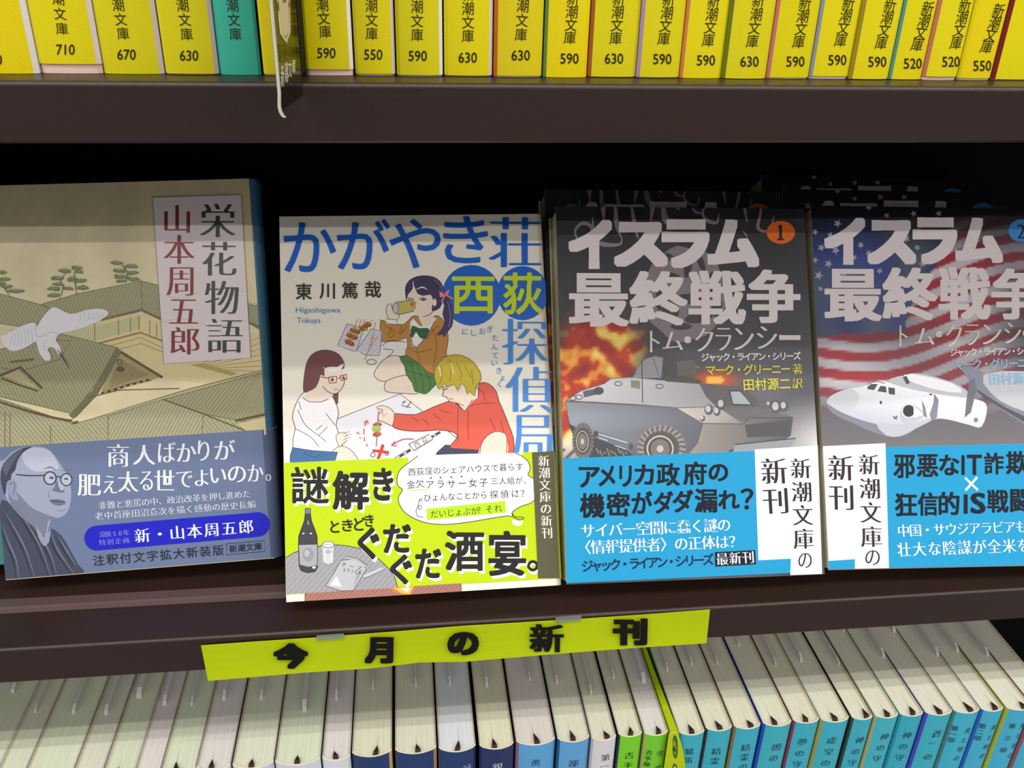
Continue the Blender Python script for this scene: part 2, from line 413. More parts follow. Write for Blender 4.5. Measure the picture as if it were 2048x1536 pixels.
# upper row: left px, right px (at the foot of the spine), text pixels (3rd char, 4th char, price), price, tones, jacket lift, label
YEL = (232, 216, 6); YEL2 = (224, 212, 14); YEL3 = (236, 214, 0)
CREAM = (238, 226, 205); PINKW = (240, 205, 185)
UP = [
 (-70, 78, None, '590', YEL3, None, (238, 232, 228), 0, 'yellow paperback spine cut by the left edge of the top row'),
 (80, 205, ((120, 27), (124, 57), (131, 99)), '710', YEL, (236, 190, 180), (235, 225, 222), 2.6, 'yellow paperback spine priced 710 with its jacket ridden up over pale card'),
 (207, 328, ((241, 38), (246, 66.6), (253, 109)), '670', YEL2, (214, 190, 30), (226, 214, 208), 0.0, 'yellow paperback spine priced 670 on the top shelf'),
 (330, 437, ((369, 39), (373, 68), (378, 111)), '630', YEL2, (170, 120, 120), (222, 208, 204), .3, 'yellow paperback spine priced 630 just left of the teal book'),
 (439, 522, ((467.5, 39), (470.6, 67.7), None), '', (62, 186, 158), (210, 205, 205), (30, 110, 95), 0.0, 'only teal green paperback among the yellow spines of the top row'),
 (526, 602, None, '', (232, 212, 0), (70, 40, 60), (150, 130, 20), .4, 'yellow paperback half hidden behind the clear divider tab on the top shelf'),
 (611, 707, ((647.6, 36), (650.4, 63), (652.8, 106)), '590', YEL, (190, 160, 40), (238, 236, 230), 1.7, 'yellow paperback spine priced 590 right beside the divider tab'),
 (710.5, 791, ((743.4, 39), (743.7, 67), (746.5, 109)), '550', YEL, (225, 214, 60), (235, 225, 228), .5, 'yellow paperback spine priced 550, second to the right of the divider tab'),
 (793.5, 886, ((834.4, 41), (834.4, 69.5), (835.5, 111.7)), '590', YEL2, (96, 40, 50), (236, 234, 230), .4, 'yellow paperback spine priced 590 with a maroon left edge and white right edge'),
 (889, 985, ((936, 44), (936, 71.5), (935.5, 115)), '630', YEL, (196, 190, 60), (232, 228, 222), .3, 'yellow paperback spine priced 630 left of the orange edged one'),
 (987.5, 1084, ((1044, 40), (1042, 69), (1041.4, 110.5)), '630', (226, 206, 20), (206, 110, 30), (226, 206, 20), .4, 'yellow paperback spine priced 630 with an orange left edge'),
 (1086.5, 1174.5, ((1142, 49), (1140, 75), (1139, 117)), '590', YEL3, (96, 140, 70), (220, 200, 20), 0.0, 'yellow paperback spine priced 590 with a green left edge'),
 (1176, 1273, ((1233.6, 49.6), (1231.6, 76), (1228, 117)), '630', YEL2, (170, 90, 40), (224, 206, 30), .2, 'yellow paperback spine priced 630 with a rust left edge, before the lilac edged one'),
 (1274.5, 1360, ((1331, 51), (1327.7, 77), (1324.6, 118)), '590', YEL2, (176, 150, 190), (224, 206, 30), .3, 'yellow paperback spine priced 590 with a pale lilac left edge'),
 (1361, 1445, ((1420.5, 54), (1416.9, 80), (1412, 120.5)), '590', YEL, (214, 130, 80), (200, 190, 20), .0, 'yellow paperback spine priced 590 with a peach left edge'),
 (1446, 1534.5, ((1509, 55), (1505, 82), (1499, 123)), '630', YEL2, (110, 120, 20), (224, 206, 10), .1, 'yellow paperback spine priced 630 with an olive left edge, left of the rose edged one'),
 (1535.5, 1620.5, ((1602, 57), (1597.7, 83), (1591, 123)), '590', (226, 212, 0), (206, 120, 120), (226, 212, 0), .4, 'yellow paperback spine priced 590 with a rose pink left edge'),
 (1621.5, 1701, ((1687, 55), (1681.7, 80), (1675, 120)), '590', YEL, (146, 156, 180), (200, 190, 20), .8, 'yellow paperback spine priced 590 with a blue grey left edge'),
 (1702, 1780.5, ((1769, 59.5), (1763, 85), (1755, 123.5)), '590', YEL, (160, 140, 30), (214, 204, 20), .2, 'yellow paperback spine priced 590 with a brown left edge, left of the teal edged one'),
 (1781.5, 1848, ((1842, 64.6), (1835, 88.8), (1826, 127)), '520', YEL, (90, 160, 150), (220, 206, 10), .1, 'thin yellow paperback spine priced 520 with a teal left edge'),
 (1849, 1918, ((1919, 59.5), (1913, 85), (1902.6, 123.4)), '520', (232, 218, 10), (196, 120, 96), (224, 208, 10), 1.1, 'thin yellow paperback spine priced 520 with a brownish pink left edge'),
 (1919, 1986, ((1982, 69), (1974, 93), (1965, 131.5)), '550', YEL3, (214, 200, 10), (222, 206, 10), .6, 'thin yellow paperback spine priced 550 next to the crimson edged book'),
 (1987, 2085, None, '', (232, 218, 0), (128, 24, 34), (210, 200, 0), .3, 'yellow paperback with a crimson left edge at the right end of the top row'),
]
YU = [11.5]*len(UP)
for i, (xa, xb, tx, price, col, sl, sr, lift, lab) in enumerate(UP):
    yf = 11.5+((i*37) % 5)*.25-.5
    yp = 150+6*abs((xa+xb)/2-1000)**2/1e6
    x0 = hit_y(xa, yp-6, yf).x+.05; x1 = hit_y(xb, yp-6, yf).x-.05
    def text(fr, t, tx=tx, price=price, i=i, T=x1-x0, col=col):
        cv = Canvas(fr, 0, (0, 0, 1), df=spine_curve(T, .7))
        if tx:
            a, b, p = tx
            cv.run('新潮文庫', (a[0]-2*(b[0]-a[0]), a[1]-2*(b[1]-a[1])), b, 26.5, 'r', (52, 48, 10), 'v')
            if p: cv.fit(price, p[0]-18.5, p[1]-10.5, p[0]+18.5, p[1]+10.5, 'sb', (50, 44, 12))
        if i == 0: cv.fit('590', -32, 109, 4, 130, 'sb', (50, 44, 12))
        cv.emit('spine_lettering', t)
    spine_book('paperback_book', x0, x1, yf, ZT1+.1, 151, 0, .7, col, sl, sr, (228, 220, 196), lab,
               'spine-out paperbacks on the top shelf', wl=int((xa+xb)/2 > 940 and i != 21), wr=int((xa+xb)/2 < 940 and i != 4), jup=lift, inner=(238, 206, 190) if lift > 1 else (236, 226, 208), text=text)

# lower row --------------------------------------------------------------------------------------
NAVY = (36, 62, 112); LBL = (96, 168, 222); CY = (62, 178, 200); LG = (126, 214, 40); WH = (226, 228, 232)
TXT = (38, 52, 60)
# xa ya xb yb | spine | left side | right side | pages | ribbon px | slip px (x, y, w, h) | text columns | label
PW, PC, PP = (226, 222, 196), (232, 224, 200), (232, 220, 214)
LO = [
 (-95, 1536, 0, 1536, WH, WH, WH, PW, None, (25, 1386, 1.6, 2.2), [], 'paperback at the very left of the bottom row, only its page tops in view'),
 (1, 1536, 55, 1536, WH, WH, WH, PW, None, (70, 1426, 1.0, 2.0), [], 'narrow paperback second from the left end of the bottom row'),
 (57, 1536, 150, 1536, WH, (180, 180, 190), WH, (228, 226, 198), None, (147, 1428, 1.6, 2.6), [], 'thick greenish-paged paperback third from the left of the bottom row'),
 (152, 1536, 209, 1536, WH, (130, 130, 150), WH, (226, 220, 198), None, (212, 1430, 1.8, 2.6), [], 'thin paperback fourth from the left of the bottom row, page tops only'),
 (211, 1536, 273, 1536, WH, (110, 116, 140), WH, (224, 224, 196), (245, 1531), (278, 1397, 2.6, 3.4), [], 'paperback fifth from the left of the bottom row, beside the pinkish pages'),
 (274, 1536, 323, 1536, WH, WH, WH, (232, 216, 212), None, (329, 1411, 1.8, 3.0), [], 'pinkish-paged paperback in the left part of the bottom row'),
 (324.5, 1536, 392, 1536, WH, (60, 60, 80), WH, (226, 226, 198), (358, 1530), (383.5, 1412, 1.0, 2.4), [], 'greenish-paged paperback below the left end of the lime sign'),
 (393.5, 1536, 461, 1534, WH, (210, 190, 160), WH, PP, (426, 1530), (448, 1401, 1.7, 2.8), [], 'pinkish-paged paperback under the left corner of the lime sign'),
 (465, 1533, 547, 1530, (206, 216, 232), (40, 52, 80), (200, 210, 230), (230, 226, 202), (504, 1532), (522.6, 1400, 1.4, 2.6), [], 'paperback with pale blue white spine, left of the white spined pair'),
 (550, 1528, 641, 1521, (214, 222, 234), (150, 120, 120), (220, 224, 234), (226, 228, 200), (595, 1528), (609, 1424, 2.2, 4.0), [], 'pale spined paperback with a large torn slip sticking out of its pages'),
 (644, 1523, 701, 1513, (226, 228, 234), (40, 66, 100), (220, 224, 232), PP, (672, 1522), (673, 1401, 1.3, 3.2), [], 'narrow white spined paperback left of the navy spines'),
 (704, 1509, 784, 1507, NAVY, (22, 40, 80), (214, 186, 110), (230, 222, 196), (751, 1514), (746, 1379, .8, 2.4), [], 'navy spined paperback, leftmost of the navy four'),
 (790, 1502, 873.5, 1502, NAVY, (190, 150, 50), (190, 160, 110), (230, 222, 198), (836, 1510), (832, 1374, .8, 2.4), [], 'second navy spined paperback, yellow board edge at its left'),
 (877, 1500, 952, 1497, NAVY, (190, 160, 120), (24, 40, 84), (230, 226, 228), (914, 1505), (900, 1371, 1.1, 2.4), [('前', (934, 1537), (934, 1560), 19, (226, 230, 236))], 'third navy spined paperback with the whitest page tops'),
 (958.5, 1495, 1028, 1492, (38, 52, 100), (22, 34, 70), (120, 40, 60), (232, 224, 194), (988, 1497), (974, 1374, 1.3, 2.8), [('親子', (995, 1532), (994, 1552), 21, (226, 230, 236))], 'fourth navy spined paperback with yellowish page tops'),
 (1032, 1486, 1111, 1484, LBL, (150, 120, 150), LBL, (230, 216, 206), (1074, 1490), (1060, 1362, .8, 2), [('黄色', (1071.4, 1525), (1069, 1547), 21, TXT)], 'light blue spined paperback, left one of the blue pair'),
 (1115, 1482, 1179.5, 1478, (100, 166, 220), (40, 90, 130), LBL, (232, 224, 200), (1146, 1487), (1114.5, 1369, 1.1, 2.6), [('鄙の', (1147.5, 1526), (1145, 1547), 21, TXT)], 'light blue spined paperback, right one of the blue pair'),
 (1183, 1480, 1233, 1477, (222, 220, 226), (200, 190, 196), (220, 220, 228), (230, 222, 196), (1214, 1481), (1182.5, 1389, 1.1, 2.8), [('第一', (1211, 1515), (1208.5, 1533), 20, (60, 56, 62))], 'greyish white spined paperback left of the green pair'),
 (1237, 1474, 1284.5, 1469, LG, (30, 50, 80), LG, (232, 224, 196), (1260, 1475), (1228, 1358, .9, 2.4), [('古手', (1258.6, 1510.6), (1256, 1530), 21, (30, 60, 20))], 'green spined paperback, left one of the green pair'),
 (1288, 1468, 1338, 1470, (122, 208, 44), (190, 170, 120), (110, 180, 40), (232, 222, 214), (1316, 1472), (1288, 1367, 2.2, 3.4), [('雪女', (1320.5, 1508.5), (1317, 1536), 17, (30, 60, 20)), ('古手屋', (1298.4, 1506), (1294, 1530), 14, (30, 60, 20))], 'green spined paperback touching the lime divider card'),
 (1359, 1472, 1409, 1463, CY, (60, 160, 180), (50, 60, 70), (232, 224, 198), (1383, 1472), (1335, 1343, .9, 2.6), [('狐笛', (1378.7, 1502.6), (1376.5, 1520), 19, TXT)], 'first cyan spined paperback, right beside the lime divider card'),
 (1411.5, 1461, 1465, 1457, CY, (80, 70, 70), (110, 80, 60), (232, 224, 200), (1440, 1465), (1384, 1332, .9, 2.6), [('精霊', (1433, 1502.6), (1429.5, 1521.6), 20, TXT)], 'second cyan spined paperback from the lime divider card'),
 (1468, 1457, 1522, 1453, CY, (150, 120, 70), CY, (234, 224, 200), (1502, 1461), (1435, 1330, .8, 2.4), [('精霊の', (1491.7, 1495), (1486, 1533), 20, TXT)], 'third cyan spined paperback from the lime divider card'),
 (1526, 1451, 1584, 1447, (64, 178, 196), (50, 80, 190), CY, (234, 226, 202), (1550, 1458), (1478.5, 1293, .9, 2.2), [('闇の', (1553.5, 1493.8), (1547.6, 1515.8), 20, TXT)], 'fourth cyan spined paperback, royal blue board edge at its left'),
 (1587, 1447, 1638.5, 1440, CY, (150, 60, 80), CY, (234, 224, 200), (1612, 1452), (1552, 1333, .9, 2.6), [('夢の守', (1604.7, 1484), (1594, 1528), 20, TXT)], 'fifth cyan spined paperback, thin maroon board edge at its left'),
 (1641.5, 1443, 1699, 1439, CY, (170, 160, 80), (50, 110, 120), (234, 226, 204), (1671, 1449), (1603, 1325, 1.5, 3.2), [('虚空の', (1664, 1480), (1651.6, 1525), 20, TXT)], 'sixth cyan spined paperback, yellowish board edge at its left'),
 (1703, 1438, 1747, 1438, CY, (60, 70, 60), CY, (234, 226, 202), (1733, 1443), (1705, 1330, 1.0, 2.2), [('神の守', (1719.7, 1480), (1704, 1525), 19, TXT)], 'seventh cyan spined paperback, dark board edge at its left'),
 (1750, 1436, 1797.5, 1432, (66, 182, 202), (190, 180, 120), (50, 160, 180), (234, 226, 204), (1776, 1442), (1724, 1262, 1.2, 2.8), [('神の守', (1769.5, 1473), (1753.4, 1516.5), 19, TXT)], 'eighth cyan spined paperback, pale yellow board edge at its left'),
 (1799.5, 1432, 1847.5, 1429, (58, 174, 196), (40, 150, 170), CY, (234, 226, 204), (1826, 1438), (1800, 1314, 1.5, 3.0), [('神の守', (1814.6, 1470), (1799, 1515), 19, TXT)], 'ninth cyan spined paperback, left of the violet blue board edge'),
 (1851, 1430, 1905, 1425, CY, (76, 76, 190), CY, (236, 226, 206), (1881, 1436), (1826, 1263, 1.8, 3.2), [('蒼路の', (1874, 1467.4), (1856, 1513), 19, TXT)], 'cyan spined paperback with a violet blue board edge at its left'),
 (1907.5, 1426, 1960, 1421, (66, 180, 206), (80, 130, 130), CY, (236, 226, 206), (1940, 1427), (1906, 1311, 1.5, 3.0), [('天と地の', (1936, 1462), (1913.5, 1516), 14, TXT), ('第一部', (1911, 1459), (1904, 1482), 13, TXT)], 'cyan spined paperback with two text columns right of the violet edged one'),
 (1962, 1422, 2008, 1420, (68, 178, 212), (50, 100, 190), CY, (236, 228, 208), (1989, 1425), (1954, 1303, 1.6, 3.0), [('天と地の', (1988, 1456.5), (1965, 1512), 14, TXT), ('第二部', (1965.5, 1454), (1956.7, 1477.7), 13, TXT)], 'cyan spined paperback with two text columns left of the olive edged one'),
 (2012, 1419, 2064, 1417, (70, 178, 214), (176, 184, 60), CY, (236, 228, 208), (2046, 1421), (2010, 1311, 1.5, 3.0), [('天と地の', (2046.8, 1454), (2022, 1512), 14, TXT), ('第三部', (2024.8, 1452), (2007, 1499.7), 13, TXT)], 'cyan spined paperback with an olive yellow board edge, near the right frame edge'),
 (2067, 1417, 2118, 1413, (70, 178, 214), (150, 90, 90), CY, (236, 228, 208), None, None, [], 'last paperback at the right end of the bottom row, page tops only'),
]
ZTOP = -72.0
for i, (xa, ya, xb, yb, col, sl, sr, pg, rib, sp, cols, lab) in enumerate(LO):
    A = hit_z(xa, ya, ZTOP); B = hit_z(xb, yb, ZTOP)
    T = B.x-A.x-.1; x0 = A.x+.05; sag = min(2.6, T*.17)
    mid = hit_z((xa+xb)/2, (ya+yb)/2, ZTOP).y
    yf = (mid-sag+.3) if ya < 1535 else -2.5
    def text(fr, t, cols=cols, T=T, sag=sag):
        cv = Canvas(fr, 0, (0, 0, 1), df=spine_curve(T, sag))
        for s_, a, b, sz, tc in cols: cv.run(s_, a, b, sz, 'm' if sz > 15 else 'r', tc, 'v', along=True)
        cv.emit('spine_lettering', t)
    rb = None
    if rib:
        ux = hit_z(rib[0], rib[1]-6, ZTOP).x-x0
        rb = (min(max(ux, 1.5), T-1.5), 3.2+random.random()*1.8, random.uniform(-.9, .9))
    sl_ = None
    if sp:
        P = hit_z(sp[0], sp[1], ZTOP)
        ux = P.x-x0; dd = P.y-yf
        sl_ = (min(max(ux, 1.2), T-1.2), dd, sp[2]*.8, sp[3])
    spine_book('paperback_book', x0, x0+T, yf, ZL+.1, ZTOP-ZL-.1+.9, 0, sag, col, sl, sr, pg, lab,
               'spine-out paperbacks in the bottom row', wl=int((xa+xb)/2 > 1020), wr=int((xa+xb)/2 < 870), text=text, ribbon=rb, slip=sl_, inner=(240, 222, 180))

# lime divider card between the green and the cyan spines
a = hit_z(1339.5, 1470, ZTOP); b = hit_z(1357.5, 1472, ZTOP)
cx0, cx1 = a.x+.15, b.x-.15; wd = cx1-cx0
t = thing('divider_card', ((cx0+cx1)/2, 40, ZL+.1), 'lime green plastic divider card with dark oval marks between green and cyan spines', 'divider')
LC = (176, 196, 14)
yf = min(a.y, b.y)-1.2
prof = [(0, 72), (0, yf+1.2), (.5, yf+.5), (wd*.98, yf+.5), (wd, yf+2), (wd*.86, yf+14), (wd*.6, yf+40), (wd*.5, 72)]
fr = Frame((cx0, 0, ZL+.1), Wd=wd, H=ZTOP-ZL+1.6)
V, F = extrude(fr, prof, 0, fr.H)
mesh_obj('card_spine', V, F, MATTE, t, [lin(LC)]*len(V))
outl = [hit_y(x, y, yf) for x, y in ((1338, 1470), (1341, 1466), (1352, 1465), (1357, 1470), (1362, 1485), (1367, 1505), (1370, 1525), (1371, 1545))]
zt = outl[0].z; rb_ = outl[-1]
pts = [(p.x, p.z) for p in outl]+[(rb_.x+.2, ZL+.2), (outl[0].x-.1, ZL+.2)]
n = len(pts); V = [(x, yf, z) for x, z in pts]+[(x, yf+.45, z) for x, z in pts]
tr = tessellate_polygon([[Vector((x, z, 0)) for x, z in pts]])
F = [(i, (i+1) % n, n+(i+1) % n, n+i) for i in range(n)]+[tuple(q) for q in tr]+[tuple(n+k for k in q[::-1]) for q in tr]
o = mesh_obj('card_face', V, F, MATTE, t, [lin((190, 208, 14))]*n+[lin((232, 234, 180))]*n)
frm = Frame((outl[0].x-2, yf, ZL+.1), Wd=12, H=170)
cv = Canvas(frm, 0, (1200, 1340, 6.827))
cv.ell(1026, 1050, 34, 160, (74, 108, 50), -3); cv.line([(1012, 965), (1006, 1060), (1030, 1150)], 11, (190, 208, 50), 4); cv.line([(1022, 990), (1038, 1075)], 8, (190, 208, 50)); cv.ell(1012, 1080, 12, 40, (40, 66, 34))
cv.ring(1026, 1050, 33, 155, 6, (40, 66, 34))
cv.ell(1020, 1385, 40, 110, (74, 108, 50)); cv.ell(1022, 1385, 20, 70, (226, 230, 200))
cv.emit('oval_mark', t, MATTE)

# lime shelf-edge sign --------------------------------------------------------------------------
topc = [(402, 1292), (500, 1285), (641, 1275.6), (780, 1265), (923, 1253), (1040, 1246), (1164, 1238.5), (1290, 1230), (1420, 1220)]
botc = [(416, 1362), (510, 1354), (599, 1346), (740, 1337), (840, 1325), (930, 1323.5), (1111, 1308), (1268, 1296), (1413, 1286.5)]
t = thing('shelf_sign', (17, -1, ZM1-12), 'long lime green paper sign with black lettering taped on the shelf edge', 'sign')
Vf = []; n = len(topc); Fq = []
rows = 4
for k in range(rows+1):
    for i in range(n):
        y = -1.0-.9*(k/rows)**2-.25*math.sin(i*1.3)*(k/rows)
        q = k/rows; px = topc[i][0]*(1-q)+botc[i][0]*q; py = topc[i][1]*(1-q)+botc[i][1]*q
        Vf.append(hit_y(px, py, y))
m = len(Vf); Vf += [(v[0], v[1]+.35, v[2]) for v in Vf]
for k in range(rows):
    for i in range(n-1):
        a = k*n+i; Fq.append((a, a+n, a+n+1, a+1)); Fq.append((m+a, m+a+1, m+a+n+1, m+a+n))
for i in range(n-1): Fq += [(i, i+1, m+i+1, m+i), (rows*n+i, m+rows*n+i, m+rows*n+i+1, rows*n+i+1)]
for k in range(rows): Fq += [(k*n, m+k*n, m+k*n+n, k*n+n), (k*n+n-1, k*n+2*n-1, m+k*n+2*n-1, m+k*n+n-1)]
mesh_obj('paper_strip', Vf, Fq, MATTE, t, [lin((186, 204, 6))]*len(Vf), smooth=False)
fs = Frame((-130, -2.35, ZM1-40), Wd=300, H=60)
cv = Canvas(fs, 0, (380, 1180, 1.914))
for ch, bx in (('今', (318, 203, 452, 302)), ('月', (668, 180, 778, 282)), ('の', (985, 160, 1105, 250)), ('新', (1300, 130, 1430, 238)), ('刊', (1618, 108, 1750, 212))):
    cv.fit(ch, *bx, {'新': 'hs', 'の': 'sx'}.get(ch, 'x'), (14, 17, 12))
    cv.emit('sign_character', t, MATTE)
TAPE = glassy('clear_tape', (150, 165, 155), .45, .2)
for (x0, y0, x1, y1) in ((1111, 1232, 1163, 1243), (633, 1268, 688, 1279)):
    A, B, Cc, D = hit_y(x0, y0+3, -1.55), hit_y(x1, y0-1, -1.55), hit_y(x1, y1-1, -1.6), hit_y(x0, y1+3, -1.6)
    V = [A, B, Cc, D]; V += [(v[0], v[1]+.1, v[2]) for v in V]
    mesh_obj('clear_tape', V, [(0, 3, 2, 1), (4, 5, 6, 7), (0, 1, 5, 4), (1, 2, 6, 5), (2, 3, 7, 6), (3, 0, 4, 7)], TAPE, t)

# publisher divider tab sticking out of the top row ----------------------------------------------
t = thing('divider_tab', (-28, 5, ZT1), 'clear plastic divider tab with white lettering jutting out of the top shelf', 'divider')
ACR = glassy('tinted_clear_plastic', (30, 27, 12), .72, .12)
EDG = principled('frosted_plastic_edge', (200, 198, 182), .4, .5)
far = hit_y(607, 190, -1.2); zb = far.z; near = hit_z(562, 224, zb)
d = Vector((near.x-far.x, near.y-far.y, 0)); Ld = d.length; d.normalize(); pn = Vector((d.y, -d.x, 0))
if pn.x < 0: pn = -pn
# sheet, with a foot running back between the books
HT = 118
def sheet(a0, a1, z0_, z1_, th, name, mat, x_off=0):
    A = far+d*a0; B = far+d*a1; V = []
    for zz in (z0_, z1_):
        for P, sgn in ((A, 0), (B, 0), (B, 1), (A, 1)): V.append((P.x-pn.x*th*sgn+pn.x*x_off, P.y-pn.y*th*sgn+pn.y*x_off, zz))
    return mesh_obj(name, V, [(0, 3, 2, 1), (4, 5, 6, 7), (0, 1, 5, 4), (1, 2, 6, 5), (2, 3, 7, 6), (3, 0, 4, 7)], mat, t)
sheet(0, Ld, zb, zb+HT, .5, 'plastic_sheet', ACR)
# bright rolled edge with a hook at its foot
eV = []; eF = []
prof = [(0.0, HT), (0, 40), (0, 12), (0.0, 6), (-.2, 4), (-.3, 2.6), (-.1, 1.4), (.35, .5), (.8, .1)]
for (k, zz) in prof:
    c = near+pn*(k)+Vector((0, 0, 0)); c = Vector((c.x, c.y, zb+zz-1.4))
    for sx, sy in ((-.36, -.3), (.36, -.3), (.36, .4), (-.36, .4)): eV.append((c.x+pn.x*sx+d.x*-sy, c.y+pn.y*sx+d.y*-sy, c.z))
for i in range(len(prof)-1):
    for k in range(4): a = i*4; eF.append((a+k, a+(k+1) % 4, a+4+(k+1) % 4, a+4+k))
eF += [(0, 1, 2, 3), (len(eV)-4, len(eV)-1, len(eV)-2, len(eV)-3)]
mesh_obj('rolled_edge', eV, eF, EDG, t)['label'] = 'pale rolled front edge'
# foot plate standing between the books
gx = hit_y(604.5, 100, 14).x
V, F = box((gx-.9, 9.5, ZT1+.1), (gx+1.0, 108, ZT1+HT)); mesh_obj('divider_plate', V, F, BLACK, t)
V, F = box((min(far.x, gx)-.3, -1.4, ZT1+2), (gx+1.0, 9.6, ZT1+HT)); mesh_obj('plate_arm', V, F, BLACK, t)
Mt = Matrix((( -d.x, -pn.x*1.0, 0), (-d.y, -pn.y, 0), (0, 0, 1)))
ft = Frame((near.x+pn.x*.05, near.y+pn.y*.05, zb), Wd=Ld, H=HT, M=Matrix(((-d.x, -pn.x, 0), (-d.y, -pn.y, 0), (0, 0, 1))))
cv = Canvas(ft, -.02, (480, 0, 6.4))
cv.poly([(465, -60), (640, -60), (655, 420), (598, 585), (505, 430), (488, 250)], (120, 108, 60))
cv.poly([(470, -60), (632, -60), (645, 400), (598, 545), (515, 430), (495, 250)], (232, 226, 196))
cv.poly([(478, -60), (625, -60), (636, 380), (596, 510), (528, 430), (508, 250)], (150, 130, 96))
cv.poly([(492, -60), (612, -60), (632, 380), (590, 470), (530, 430), (510, 260)], (214, 196, 168))
cv.line([(490, 30), (488, 90), (500, 130)], 16, (96, 60, 50), 4); cv.line([(628, 30), (624, 90)], 14, (96, 60, 50)); cv.line([(545, 0), (570, 20), (590, 0)], 10, (150, 70, 70), 3)
cv.run('の本', (510, 650), (585, 640), 70, 'r', (52, 48, 14)); cv.run('文庫', (510, 710), (585, 700), 50, 'r', (52, 48, 14))
cv.emit('tab_picture', t)
for k, ch in enumerate('新潮文庫'):
    x = 520+k*47; y = 815-k*17
    cv.fit(ch, x, y-10 if k else y, x+46, y+(300-k*42), 'b', (206, 200, 180))
cv.emit('tab_lettering', t)
# ------------------------------------------------------------------ face-out books
def face_book(name, fr, T, front, spine, label, group=None, pages=(226, 214, 176), r=2.2):
    Wd, H = fr.W, fr.H
    t = thing(name, tuple(fr.O), label, 'book', group)
    def shell(o):
        return [(-.0, -o), (Wd*.5, -o), (Wd-r, -o)]+[(x, y) for x, y in arc(Wd-r, r, r+o, -90, 0, 6)][1:]+[(Wd+o+.25, T*.5)]+[(x, y) for x, y in arc(Wd-r, T-r, r+o, 0, 90, 6)]+[(0, T+o)]
    t['T'] = T
    V = []; F = []; Cs = []
    po, pi = shell(0), shell(-.4)
    def quad(a, b, c, d, col):
        k = len(V); V.extend([a, b, c, d]); F.append((k, k+1, k+2, k+3)); Cs.extend([lin(col)]*4)
    g = lambda p, v: fr.at(p[0], v, p[1])
    for i in range(len(po)-1):
        col = front if i < 2 else spine
        quad(g(po[i], 0), g(po[i+1], 0), g(po[i+1], H), g(po[i], H), col)
        quad(g(pi[i+1], 0), g(pi[i], 0), g(pi[i], H), g(pi[i+1], H), (236, 230, 214))
        quad(g(po[i], H), g(po[i+1], H), g(pi[i+1], H), g(pi[i], H), (236, 230, 214))
        quad(g(pi[i], 0), g(pi[i+1], 0), g(po[i+1], 0), g(po[i], 0), (236, 230, 214))
    for i in (0, len(po)-1):
        quad(g(po[i], 0), g(pi[i], 0), g(pi[i], H), g(po[i], H), (230, 224, 205))
    o = mesh_obj('jacket', V, F, GLOSS, t, Cs); 
    pr = [(.7, .45), (Wd-r, .45)]+arc(Wd-r, r, r-.45, -90, 0, 4)[1:]+arc(Wd-r, T-r, r-.45, 0, 90, 4)+[(.7, T-.45)]
    V, F = extrude(fr, pr, .6, H-1.2)
    mesh_obj('page_block', V, F, PAGES, t, [lin(pages)]*len(V))
    return t, shell
def band(t, fr, shell, col, vb, vt, spine_col=None, th=.34):
    """paper band round the jacket; vb / vt = (left, right) heights of its lower and upper edge"""
    Wd = fr.W; V = []; F = []; Cs = []
    po, pi = shell(th), shell(.03)
    f = lambda e, u: e[0]+(e[1]-e[0])*min(max(u/Wd, 0), 1)
    def quad(a, b, c, d, cc):
        k = len(V); V.extend([a, b, c, d]); F.append((k, k+1, k+2, k+3)); Cs.extend([lin(cc)]*4)
    g = lambda p, e: fr.at(p[0]-.03 if p[0] <= 0 else p[0], f(e, p[0]), p[1])
    for i in range(len(po)-1):
        cc = col if i < 2 or not spine_col else spine_col
        quad(g(po[i], vb), g(po[i+1], vb), g(po[i+1], vt), g(po[i], vt), cc)
        quad(g(po[i], vt), g(po[i+1], vt), g(pi[i+1], vt), g(pi[i], vt), (240, 240, 236))
        quad(g(pi[i], vb), g(pi[i+1], vb), g(po[i+1], vb), g(po[i], vb), (240, 240, 236))
        quad(g(pi[i+1], vb), g(pi[i], vb), g(pi[i], vt), g(pi[i+1], vt), (240, 240, 236))
    b = mesh_obj('paper_band', V, F, MATTE, t, Cs)
    return b
def easel(fr, T, label):
    """black book rest behind a single face-out book"""
    t = thing('book_rest', tuple(fr.at(fr.W/2, 20, T+3)), label, 'book rest')
    V = []; u0, u1, v0, v1 = 14, fr.W-14, 3, fr.H-22
    V = [fr.at(u, v, d) for d in (T+.5, T+3) for u, v in ((u0, v0), (u1, v0), (u1, v1), (u0, v1))]
    mesh_obj('rest_plate', V, [(0, 1, 2, 3), (4, 7, 6, 5), (0, 4, 5, 1), (1, 5, 6, 2), (2, 6, 7, 3), (3, 7, 4, 0)], BLACK, t)
    a = fr.at(fr.W/2-8, v1-14, T+3.2); b = fr.at(fr.W/2+8, v1-14, T+3.2)
    zf = ZM1+1.3; y2 = a.y+6
    V = [(a.x, a.y, a.z), (b.x, b.y, b.z), (b.x, y2, zf), (a.x, y2, zf), (a.x, a.y+2, a.z), (b.x, b.y+2, b.z), (b.x, y2+2, zf), (a.x, y2+2, zf)]
    mesh_obj('strut', V, [(0, 1, 2, 3), (4, 7, 6, 5), (0, 4, 5, 1), (1, 5, 6, 2), (2, 6, 7, 3), (3, 7, 4, 0)], BLACK, t)
    return t

F4 = (0, 340, 2.953); F5 = (0, 840, 3.413); F6 = (540, 400, 2.953); F7 = (560, 880, 3.531)
G1 = (1090, 370, 2.793); G2 = (1110, 880, 3.724); G3 = (1580, 370, 2.793); G4 = (1620, 880, 4.785)

